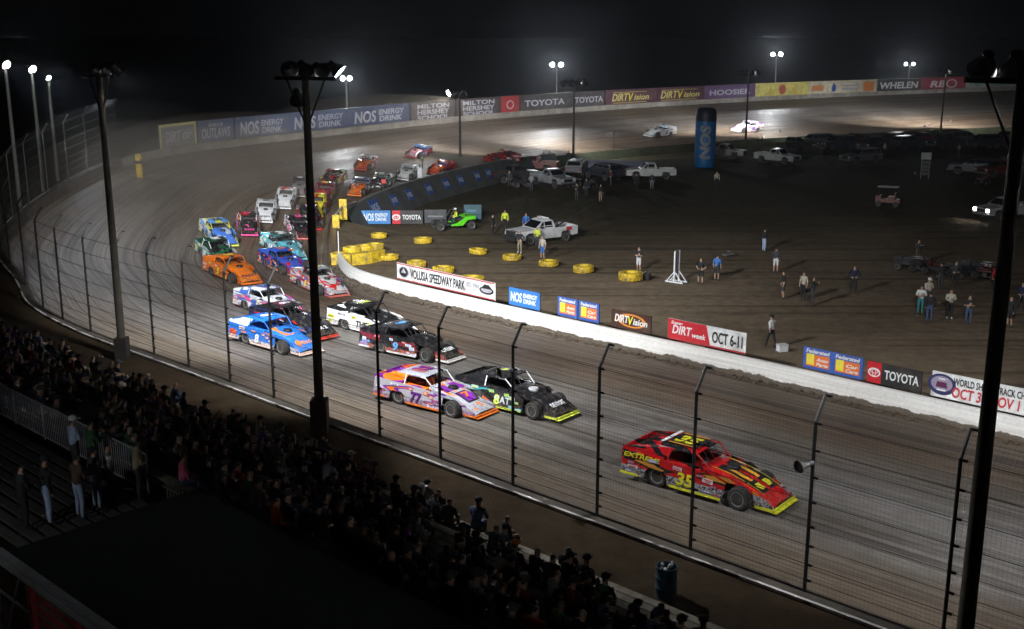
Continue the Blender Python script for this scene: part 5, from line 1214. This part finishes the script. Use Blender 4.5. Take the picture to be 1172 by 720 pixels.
# ------------------------------------------------------------------ light poles
PW = paint((.055, .046, .034), .9, .3, 3.0)
LAMPS = []
HEADM = {}
def head_meshes():
    if HEADM: return HEADM['h'], HEADM['l'], HEADM['d']
    b = MB(); b.lathe([(.08, -.42), (.16, -.40), (.19, -.18), (.30, .02), (.38, .20), (.40, .24), (.37, .24), (.28, .05), (.05, -.05)], None, 22); HEADM['h'] = b.mesh('housing', [DKSTEEL], smooth=True)
    b = MB(); b.lathe([(.345, .185), (.30, .20), (.02, .21)], None, 20, caps=False); HEADM['l'] = b.mesh('lens', [emit((.93, .97, 1.0), 200)], smooth=True)
    b = MB(); b.lathe([(.345, .185), (.30, .20), (.02, .21)], None, 20, caps=False); HEADM['d'] = b.mesh('lens', [GLASS], smooth=True)
    return HEADM['h'], HEADM['l'], HEADM['d']
def lamp_head(parent, loc, aim, power, lit=True, cone=110, blend=.5, col=(.93, .96, 1.0), size=.25, lens_scale=1.0):
    """aim: world-space direction; parent is unrotated"""
    hm, lm, dm = head_meshes()
    q = Vector(aim).normalized().to_track_quat('Z', 'Y')
    h = link('lamp_head', hm, parent); h.location = loc; h.rotation_mode = 'QUATERNION'; h.rotation_quaternion = q; h.scale = (lens_scale,) * 3
    l = link('lens', lm if lit else dm, h)
    if lit and power:
        ld = bpy.data.lights.new('flood_lamp', 'SPOT'); ld.energy = power; ld.color = col; ld.spot_size = R(cone); ld.spot_blend = blend; ld.shadow_soft_size = size
        lo = bpy.data.objects.new('flood_lamp', ld); COL.objects.link(lo); lo.parent = parent
        lo.location = Vector(loc) + Vector(aim).normalized() * (.30 * lens_scale + .02); lo.rotation_mode = 'QUATERNION'; lo.rotation_quaternion = (-Vector(aim)).normalized().to_track_quat('Z', 'Y')
    return h
def light_pole(label, base, height, arm_dir, n, spacing, r0=.2, r1=.13, group='tall light poles', brace=True, mat=None):
    o = thing('light_pole', label, 'light pole', base, 0, group)
    b = MB(); b.tube((0, 0, -.6), (0, 0, height), r0, r1, 14); b.build('pole', mat or PW, o, smooth=True)
    a = Vector(arm_dir); a.z = 0; a.normalize(); L = spacing * (n - 1) / 2 + .25
    b = MB(); ax = math.atan2(a.y, a.x); b.box((0, 0, height - .15), (2 * L, .13, .13), 0, Matrix.Rotation(ax, 3, 'Z'))
    if brace:
        for s in (1, -1): b.tube(a * (s * L * .62) + Vector((0, 0, height - .2)), (0, 0, height - 1.9), .035)
    b.build('crossarm', DKSTEEL, o)
    pos = [a * (spacing * (i - (n - 1) / 2)) + Vector((0, 0, height + .18)) for i in range(n)]
    return o, pos
def zat(py, pxx, Y):
    """height of the point seen at photo row py at ground distance Y"""
    u_ = (py - 360) / FPX; d = ray(pxx, py); t = Y / d.y; return CAMH + d.z * t
def flood(az, tilt):
    """aim across the track, turned az degrees to the left, tilted down"""
    v = Matrix.Rotation(R(az), 3, 'Z') @ NV.normalized(); return v * math.cos(R(tilt)) - Vector((0, 0, math.sin(R(tilt))))
# centre pole
bp = G(367, 497, 1.12); o, pos = light_pole('tall wooden light pole with four lamps in the middle of the near fence', bp, 13.4, (1, -.25, 0), 4, .60, .19, .13)
for q, (az, tl, pw, cn, bl) in zip(pos, ((46, 12, 42000, 40, 1.0), (18, 43, 11000, 92, .4), (22, 22, 23000, 64, 1.0), (-52, 42, 10000, 90, .4))): lamp_head(o, q + NV * .32, flood(az, tl), pw, cone=cn, blend=bl, lens_scale=.8)
lamp_head(o, Vector((-.35, .25, 12.6)), flood(44, 42), 12000, cone=92, blend=.45, lens_scale=.8)
b = MB(); b.box((.0, -.02, .75), (.62, .62, 1.3)); b.build('base_padding', paint((.035, .010, .008), .8), o)
# left pole
bp = G(141, 411, 1.12); o, pos = light_pole('tall wooden light pole at the left with one bright lamp edge', bp, 13.1, (1, -.2, 0), 3, .52, .19, .13)
for q, (az, tl, pw, cn, bl) in zip(pos, ((57, 14, 32000, 46, 1.0), (38, 11.5, 60000, 40, 1.0), (28, 40, 24000, 96, .5))): lamp_head(o, q + NV * .32, flood(az, tl), pw, cone=cn, blend=bl, lens_scale=.8)
b = MB(); b.box((.0, -.02, .5), (.55, .55, 1.1)); b.build('base_padding', paint((.02, .015, .012), .8), o)
# right pole, close to the camera
bp = G(1100, 765, 1.12); o, pos = light_pole('thick dark light pole nearest the camera at the right edge', bp, 14.0, (1, -.55, 0), 4, .62, .21, .15)
for q, (az, tl, pw, cn) in zip(pos, ((38, 42, 3200, 92), (22, 44, 3200, 92), (14, 20, 13000, 56), (-20, 44, 2600, 92))): lamp_head(o, q + NV * .32, flood(az, tl), pw, cone=cn, blend=.8 if cn < 60 else .30, lens_scale=.8)
# infield poles, lamps turned to the far side
def infield_pole(px, py, top, label, n, lit_left=False, power=9000, aimx=(-.5, -.2, .2, .5)):
    p = hit(px, py); p.z = min(p.z, .9); h = zat(top, px, p.y) - p.z
    o, pos = light_pole(label, p - Vector((0, 0, 0)), h, (1, .5, 0), n, .95, .17, .10, group='infield light poles', mat=DKSTEEL, brace=False)
    for q, ax in zip(pos, aimx): lamp_head(o, q, Vector((ax - .35, 1, -.78)), power, cone=92, blend=.6, lens_scale=1.15)
    return o, pos
o, pos = infield_pole(527, 203, 109, 'slim infield light pole with a single lit lamp, standing in the turn', 2, power=5200, aimx=(-1.2, .2))
lamp_head(o, pos[0] + Vector((-.6, -.5, .15)), Vector((-.75, -.55, -.42)), 3200, cone=105)
infield_pole(656, 189, 96, 'slim dark infield pole carrying four unlit-looking lamps in a row', 4, power=7500)
infield_pole(853, 168, 84, 'slim dark infield pole beside the tall blue column', 4, power=11000, aimx=(-.6, -.1, .5, .9))
infield_pole(1076, 156, 82, 'slim dark infield pole behind the parked cars at right', 3, power=19000, aimx=(-.2, .5, 1.1))
# outer poles beyond the far wall, lamps facing the track and us
def outer_pole(px, top, Yd, label, n=2, sp=1.6, power=1800, aim=(0, -1, -.45), lens=1.3, base_z=1.0, cone=125, col=(.93, .96, 1.0)):
    u_ = (px - 586) / FPX; d = ray(px, top); t = Yd / d.y; X = d.x * t; z = CAMH + d.z * t
    o, pos = light_pole(label, Vector((X, Yd, base_z)), z - base_z, (1, .35, 0), n, sp, .17, .11, group='light poles beyond the far wall', brace=False, mat=paint((.16, .15, .13), .8))
    for q in pos: lamp_head(o, q, Vector(aim), power, cone=cone, blend=.9, lens_scale=lens, col=col)
    return o
outer_pole(396, 91, 148, 'far light pole with two lit lamps behind the energy drink billboards', sp=.9, aim=(.3, -1, -.2), lens=.8)
outer_pole(637, 75, 186, 'far light pole with the brightest pair of lamps, above the grey lettered billboard', sp=1.5, power=3600, aim=(.05, -1, -.2), lens=1.0)
outer_pole(889, 63, 220, 'far light pole with two lit lamps above the yellow billboard', sp=1.7, power=3000, aim=(-.2, -1, -.2), lens=.95)
outer_pole(1041, 74, 246, 'far light pole with two lit lamps above the black and red billboards', sp=1.9, power=2200, aim=(-.2, -1, -.2), lens=.75)
outer_pole(6, 76, 88, 'far left light pole with one round lamp at the frame edge', n=1, power=4200, aim=(.75, -.45, -.42), lens=.9, cone=70, col=(.72, .84, 1.0))
outer_pole(36, 81, 94, 'left light pole with one round lamp, middle of the three', n=1, power=4200, aim=(.75, -.45, -.42), lens=.9, cone=70, col=(.72, .84, 1.0))
outer_pole(55, 91, 104, 'left light pole with the smallest lamp, right of the three', n=1, power=4200, aim=(.75, -.45, -.42), lens=.6, cone=70, col=(.72, .84, 1.0))

# ------------------------------------------------------------------ grandstand, suite building, crowd
st = thing('grandstand', 'dark open grandstand full of spectators along the near wall', 'grandstand', NS(18, -30, 0), math.atan2(DIRV.y, DIRV.x))
ROWS = 12; N0, Z0, DN, DZ = 22.3, 1.40, .72, .27
def stl(n, s, z): return ((s + 30), (n - 18), z)     # stand-local: x along the wall, y toward the track
for k in range(ROWS):
    n = N0 - DN * k; z = Z0 + DZ * k
    b = MB(); b.box(stl(n, -31, z), (46, .28, .05)); b.build('bench', WOOD, st)
    b = MB(); b.box(stl(n + .36, -31, z - .43), (46, .40, .04)); b.build('foot_board', WOOD, st)
b = MB()
for i in range(16):
    s = -53 + i * 3
    b.box(stl(18.3, s, 1.75), (.08, 8.2, .12), 0, Matrix.Rotation(-math.atan2(DZ, DN), 3, 'X'))
    for k in (1, 4, 7, 11): n = N0 - DN * k; b.box(stl(n, s, (Z0 + DZ * k) / 2 - .25), (.08, .08, Z0 + DZ * k - .4))
b.build('steel_frame', DKSTEEL, st)
b = MB()
for s0_, s1_ in ((-54, -22.5), (-21.8, -6)):
    nn_, zb = (13.85, 3.95) if s0_ < -50 else (13.95, 3.6)
b = MB()
for i in range(9): b.box(stl(10.4 + i * .4, -34.5, 3.85 - .0 * i), (26, .26, .06))
b.build('platform', paint((.07, .065, .06), .8, .3), st)
b = MB()
for i in range(14):
    s = -47 + i * 1.9; b.tube(stl(10.4, s, 0), stl(10.4, s, 3.8), .05); b.tube(stl(13.4, s, 0), stl(13.4, s, 3.8), .05); b.tube(stl(10.4, s, .3), stl(10.4, s + 1.9, 3.6), .035); b.tube(stl(10.4, s, 2.0), stl(10.4, s + 1.9, 2.0), .035)
b.build('truss', ALU, st)
rail = thing('stand_railing', 'pale vertical bar railing beside the standing spectators at left', 'railing', NS(14.1, -33, 3.88), math.atan2(DIRV.y, DIRV.x))
b = MB(); L0, L1 = -10, 6.3
for z in (.08, 1.12): b.tube((L0, 0, z), (L1, 0, z), .028)
for i in range(9): X = L0 + (L1 - L0) * i / 8; b.tube((X, 0, 0), (X, 0, 1.12), .03)
b.build('rail_frame', paint((.40, .40, .42), .5), rail)
b = MB()
for i in range(int((L1 - L0) / .12)): b.tube((L0 + i * .12, 0, .08), (L0 + i * .12, 0, 1.12), .012, n=5)
b.build('bars', paint((.45, .45, .48), .5), rail)
pk = thing('picket_fence', 'low line of short pickets running behind the crowd', 'fence', NS(14.0, -15, 3.7), math.atan2(DIRV.y, DIRV.x))
b = MB()
for i in range(150): b.box((-10.5 + i * .16, 0, .45), (.06, .03, .95))
b.build('pickets', paint((.17, .16, .14), .8), pk); b = MB(); b.box((1.4, -.04, .75), (24, .04, .07)); b.box((1.4, -.04, .2), (24, .04, .07)); b.build('rail', paint((.13, .12, .11), .8), pk)
# suite building with flat dark roof
su = thing('suite_building', 'flat black roofed suite building with red slatted wall and grey eave', 'building', NS(10.35, -11.4, 0), math.atan2(DIRV.y, DIRV.x))
b = MB(); b.box((0, 0, 5.9), (20.2, 4.3, .16)); b.build('roof', paint((.006, .006, .006), .9, .4, 1.0), su)
b = MB(); b.box((0, -2.20, 5.90), (20.5, .10, .26)); b.box((0, -2.29, 6.0), (20.5, .08, .05)); b.box((0, -2.28, 5.80), (20.5, .06, .04)); b.build('eave', paint((.62, .62, .62), .5), su)
b = MB(); b.box((0, -1.75, 2.85), (19.6, .15, 5.7)); b.box((0, 1.95, 2.85), (19.6, .15, 5.7)); b.box((-9.75, .1, 2.85), (.12, 3.5, 5.7)); b.box((9.75, .1, 2.85), (.12, 3.5, 5.7)); b.build('wall', paint((.50, .02, .02), .6, .2), su)
b = MB()
for i in range(22): b.box((0, -1.86, .4 + i * .24), (19.4, .05, .06))
b.build('slats', paint((.22, .14, .13), .6), su)
b = MB()
for i in range(11): b.box((-9.6 + i * 1.92, -1.93, 2.85), (.14, .10, 5.7))
b.build('columns', paint((.35, .02, .02), .6), su)
# barrel
p = G(762, 683, 1.04); o = thing('trash_barrel', 'blue steel barrel full of litter on the apron', 'trash barrel', p)
b = MB(); b.lathe([(.29, 0), (.30, .03), (.29, .05), (.29, .30), (.305, .32), (.29, .34), (.29, .60), (.305, .62), (.29, .64), (.29, .90), (.305, .92), (.28, .92), (.27, .1)], None, 22); b.build('drum', paint((.014, .06, .10), .5, .2, dirt=.6), o, smooth=True)
b = MB(); rr = random.Random(2)
for i in range(9): b.lathe([(.04, -.02), (.045, .1), (.03, .14)], Matrix.Translation((rr.uniform(-.17, .17), rr.uniform(-.17, .17), .86 + rr.uniform(0, .06))) @ Matrix.Rotation(rr.uniform(.3, 1.5), 4, 'X') @ Matrix.Rotation(rr.random() * 6, 4, 'Z'), 8)
b.build('litter', paint((.5, .5, .48), .7, .3), o)

# added unseen lamp beside the platform, brightening the standing row from behind
wp = NS(3.5, -24.5, 0); o = thing('added_fill_lamp', 'added unseen fill lamp on a slim post behind the left platform', 'lamp post', wp)
b = MB(); b.tube((0, 0, 0), (0, 0, 8.6), .09, .06, 10); b.build('pole', DKSTEEL, o, smooth=True)
lamp_head(o, Vector((0, 0, 8.6)), NS(13.5, -29, 4.4) - (wp + Vector((0, 0, 8.6))), 270, cone=52, blend=.8, lens_scale=.6)
wp = NS(5.0, -4.5, 0); o = thing('added_fill_lamp', 'added unseen fill lamp on a slim post behind the suite building', 'lamp post', wp)  # second lamp added out of view to lift the backs of the seated crowd
b = MB(); b.tube((0, 0, 0), (0, 0, 9.5), .09, .06, 10); b.build('pole', DKSTEEL, o, smooth=True)
lamp_head(o, Vector((0, 0, 9.5)), NS(17.5, -24, 2.5) - (wp + Vector((0, 0, 9.5))), 250, cone=84, blend=.9, lens_scale=.6)
# seated crowd
rc = random.Random(11)
TOW = math.atan2(NV.y, NV.x)
def inframe(p):
    x, y = P(p); return -25 < x < 1190 and y < 735
seats = []
for k in range(ROWS):
    n = N0 - DN * k; z = Z0 + DZ * k + .03 + .10
    s = -53.0
    while s < -7.5:
        s += rc.uniform(.50, .70)
        p = NS(n, s, z)
        if not inframe(p + Vector((0, 0, .7))): continue
        x, y = P(p + Vector((0, 0, .6)))
        # gaps: aisles, thinner toward the right end and the front rows
        aisle = any(abs(s - a) < .55 for a in (-46.5, -36.2, -26.2, -16.4))
        if aisle: continue
        if (k < 2 and s > -20.5) or (k < 4 and s > -16): continue
        dens = .72 if x < 520 else .74
        if k == 0: dens *= .7
        if rc.random() > dens: continue
        seats.append((p, k, s))
rc.shuffle(seats)
seats = seats[:288]
dark = ['black', 'black', 'charcoal', 'charcoal', 'navy', 'brown', 'maroon', 'grey', 'black', 'green', 'purple', 'jeans']
dname = dict(black='a black top', charcoal='a charcoal top', navy='a navy top', brown='a brown jacket', maroon='a maroon top', grey='a grey sweatshirt', green='a dark green top', purple='a dark purple top', jeans='a denim jacket', pink='a pink top', red='a red top', orange='a bright orange top', white='a white shirt')
def special(px, py, shirt, label, cap=None, pose='sit'):
    """the spectator seat seen nearest this spot of the photo"""
    i = min(range(len(seats)), key=lambda j: (P(seats[j][0] + Vector((0, 0, .55)))[0] - px) ** 2 + (P(seats[j][0] + Vector((0, 0, .55)))[1] - py) ** 2)
    p, k, s = seats.pop(i)
    person(p, TOW + rc.uniform(-.3, .3), label, pose=pose, shirt=shirt, trousers='jeans', group='spectators seated in the dark grandstand', cap=cap)
special(181, 456, 'red', 'spectator in a red hooded top high in the crowd below the fence')
special(203, 524, 'pink', 'spectator in a bright pink top beside the dark roof edge')
special(262, 532, 'red', 'spectator in a dark red top, second red top from the left')
special(317, 592, 'orange', 'spectator in an orange vest near the picket line')
special(584, 619, 'black', 'spectator with a bright orange cap at the front of the stand', cap='orange')
special(455, 590, 'blue', 'spectator in a blue jacket in the middle of the crowd')
special(618, 712, 'orange', 'spectator in an orange top low at the bottom edge of the photo')
special(476, 566, 'black', 'spectator with a white cap in the front rows', cap='white')
special(135, 468, 'white', 'spectator in a white shirt holding up a phone in the left crowd', pose='situp')
special(395, 525, 'brown', 'spectator with a pale cap at the front edge below the red pole base', cap='cream')
for p, k, s in seats:
    sh = rc.choice(dark); pose = rc.choice(['sit', 'sit', 'sitlean', 'sit', 'situp'] if rc.random() < .25 else ['sit', 'sitlean']); cp = rc.choice([None, None, None, 'black', 'navy', 'charcoal'])
    part = 'left' if s < -38 else ('middle' if s < -22 else 'right')
    rowp = 'front' if k < 3 else ('middle' if k < 7 else 'back')
    capt = ' and cap' if cp else ''
    person(p, TOW + rc.uniform(-.35, .35), 'spectator in %s%s in the %s rows of the %s stand' % (dname[sh], capt, rowp, part), pose=pose, shirt=sh, trousers=rc.choice(['jeans', 'black', 'charcoal', 'khaki']), skin=rc.choice([0, 0, 1, 2, 3]), hair=rc.choice([0, 1, 2, 3, 4]),
           group='spectators seated in the dark grandstand', cap=cp, scale=rc.uniform(.93, 1.06), sleeves=rc.random() < .7)
# standing spectators at left
def stander(x, y, face, label, z=3.89, **kw):
    d = ray(x, y); t = (z - CAMH) / d.z; person(Vector((d.x * t, d.y * t, z)), face, label, group='spectators standing on the left platform', **kw)
stander(57, 600, TOW - .2, 'person in black jacket with red print on the back and pale jeans', pose='stand', shirt='black', trousers='pale', cap='black', scale=1.04)
stander(93, 594, TOW + .2, 'person in dark jacket with a tan sleeve and pale jeans, hair uncovered', pose='arms', shirt='brown', trousers='pale')
stander(30, 606, TOW, 'person all in black at the far left of the standing row', pose='arms', shirt='black', trousers='black')
stander(112, 583, TOW + .1, 'person in dark hoodie squeezed between two standing spectators', pose='stand', shirt='charcoal', trousers='pale', scale=.97)
stander(128, 578, TOW - .4, 'person in long grey coat right of the standing row', pose='stand', shirt='grey', trousers='charcoal')
stander(88, 545, TOW, 'person in pale grey sweatshirt and white cap against the railing', pose='arms', shirt='pale', trousers='charcoal', cap='white')
stander(108, 550, TOW, 'person in olive top behind the pale sweatshirt', pose='phone', shirt='green', trousers='black')
stander(160, 573, TOW - .2, 'person in khaki jacket at the right end of the platform', pose='arms', shirt='khaki', trousers='charcoal', scale=.95)

# ------------------------------------------------------------------ night air
hz = MB(); hz.box((25, 165, 14), (420, 400, 34)); hzo = hz.build('haze', [bpy.data.materials.new('night_haze')]); hzo['kind'] = 'stuff'
hm = hzo.data.materials[0]; hm.use_nodes = True; nt = hm.node_tree; nt.nodes.remove(nt.nodes['Principled BSDF'])
vol = nt.nodes.new('ShaderNodeVolumePrincipled'); vol.inputs['Color'].default_value = (.75, .80, .9, 1); vol.inputs['Density'].default_value = .00024; vol.inputs['Anisotropy'].default_value = .86
nt.links.new(vol.outputs[0], nt.nodes['Material Output'].inputs['Volume'])
hm.cycles.homogeneous_volume = True

# dust hanging over the turn behind the pack
def dust(loc, rad, dens, rz=0):
    b = MB(); prof = [(max(.01, math.sin(math.pi * i / 10)), -math.cos(math.pi * i / 10)) for i in range(11)]
    b.lathe(prof, None, 24); o = b.build('dust_cloud', [bpy.data.materials.new('dust')], smooth=True); o['kind'] = 'stuff'; o.location = loc; o.scale = rad; o.rotation_euler = (0, 0, rz)
    m = o.data.materials[0]; m.use_nodes = True; nt = m.node_tree; nt.nodes.remove(nt.nodes['Principled BSDF'])
    v = nt.nodes.new('ShaderNodeVolumePrincipled'); v.inputs['Color'].default_value = (.88, .74, .58, 1); v.inputs['Density'].default_value = dens; v.inputs['Anisotropy'].default_value = .2
    nt.links.new(v.outputs[0], nt.nodes['Material Output'].inputs['Volume']); m.cycles.homogeneous_volume = True
dust((-25, 100, 4.5), (13, 24, 4.5), .0045, .15)
dust((-27, 108, 4.5), (9, 16, 2.8), .009, .1)
dust((-14, 122, 5), (12, 20, 4.5), .004, -.5)
dust((-32, 94, 5.5), (8, 22, 5), .0010, .1)
dust((-28, 86, 3.5), (9, 14, 6), .003, .1)

w = bpy.data.worlds.new('World'); S.world = w; w.use_nodes = True
bgd = w.node_tree.nodes['Background']; bgd.inputs[0].default_value = (.8, .85, 1, 1); bgd.inputs[1].default_value = .0006

S.render.engine = 'CYCLES'
S.cycles.use_denoising = True
S.cycles.max_bounces = 5; S.cycles.volume_bounces = 0; S.cycles.diffuse_bounces = 2; S.cycles.glossy_bounces = 2
S.cycles.sample_clamp_indirect = 3.0; S.cycles.sample_clamp_direct = 0
S.cycles.use_light_tree = True
S.view_settings.view_transform = 'Standard'; S.view_settings.look = 'None'; S.view_settings.gamma = 1.0; S.view_settings.exposure = 0.0
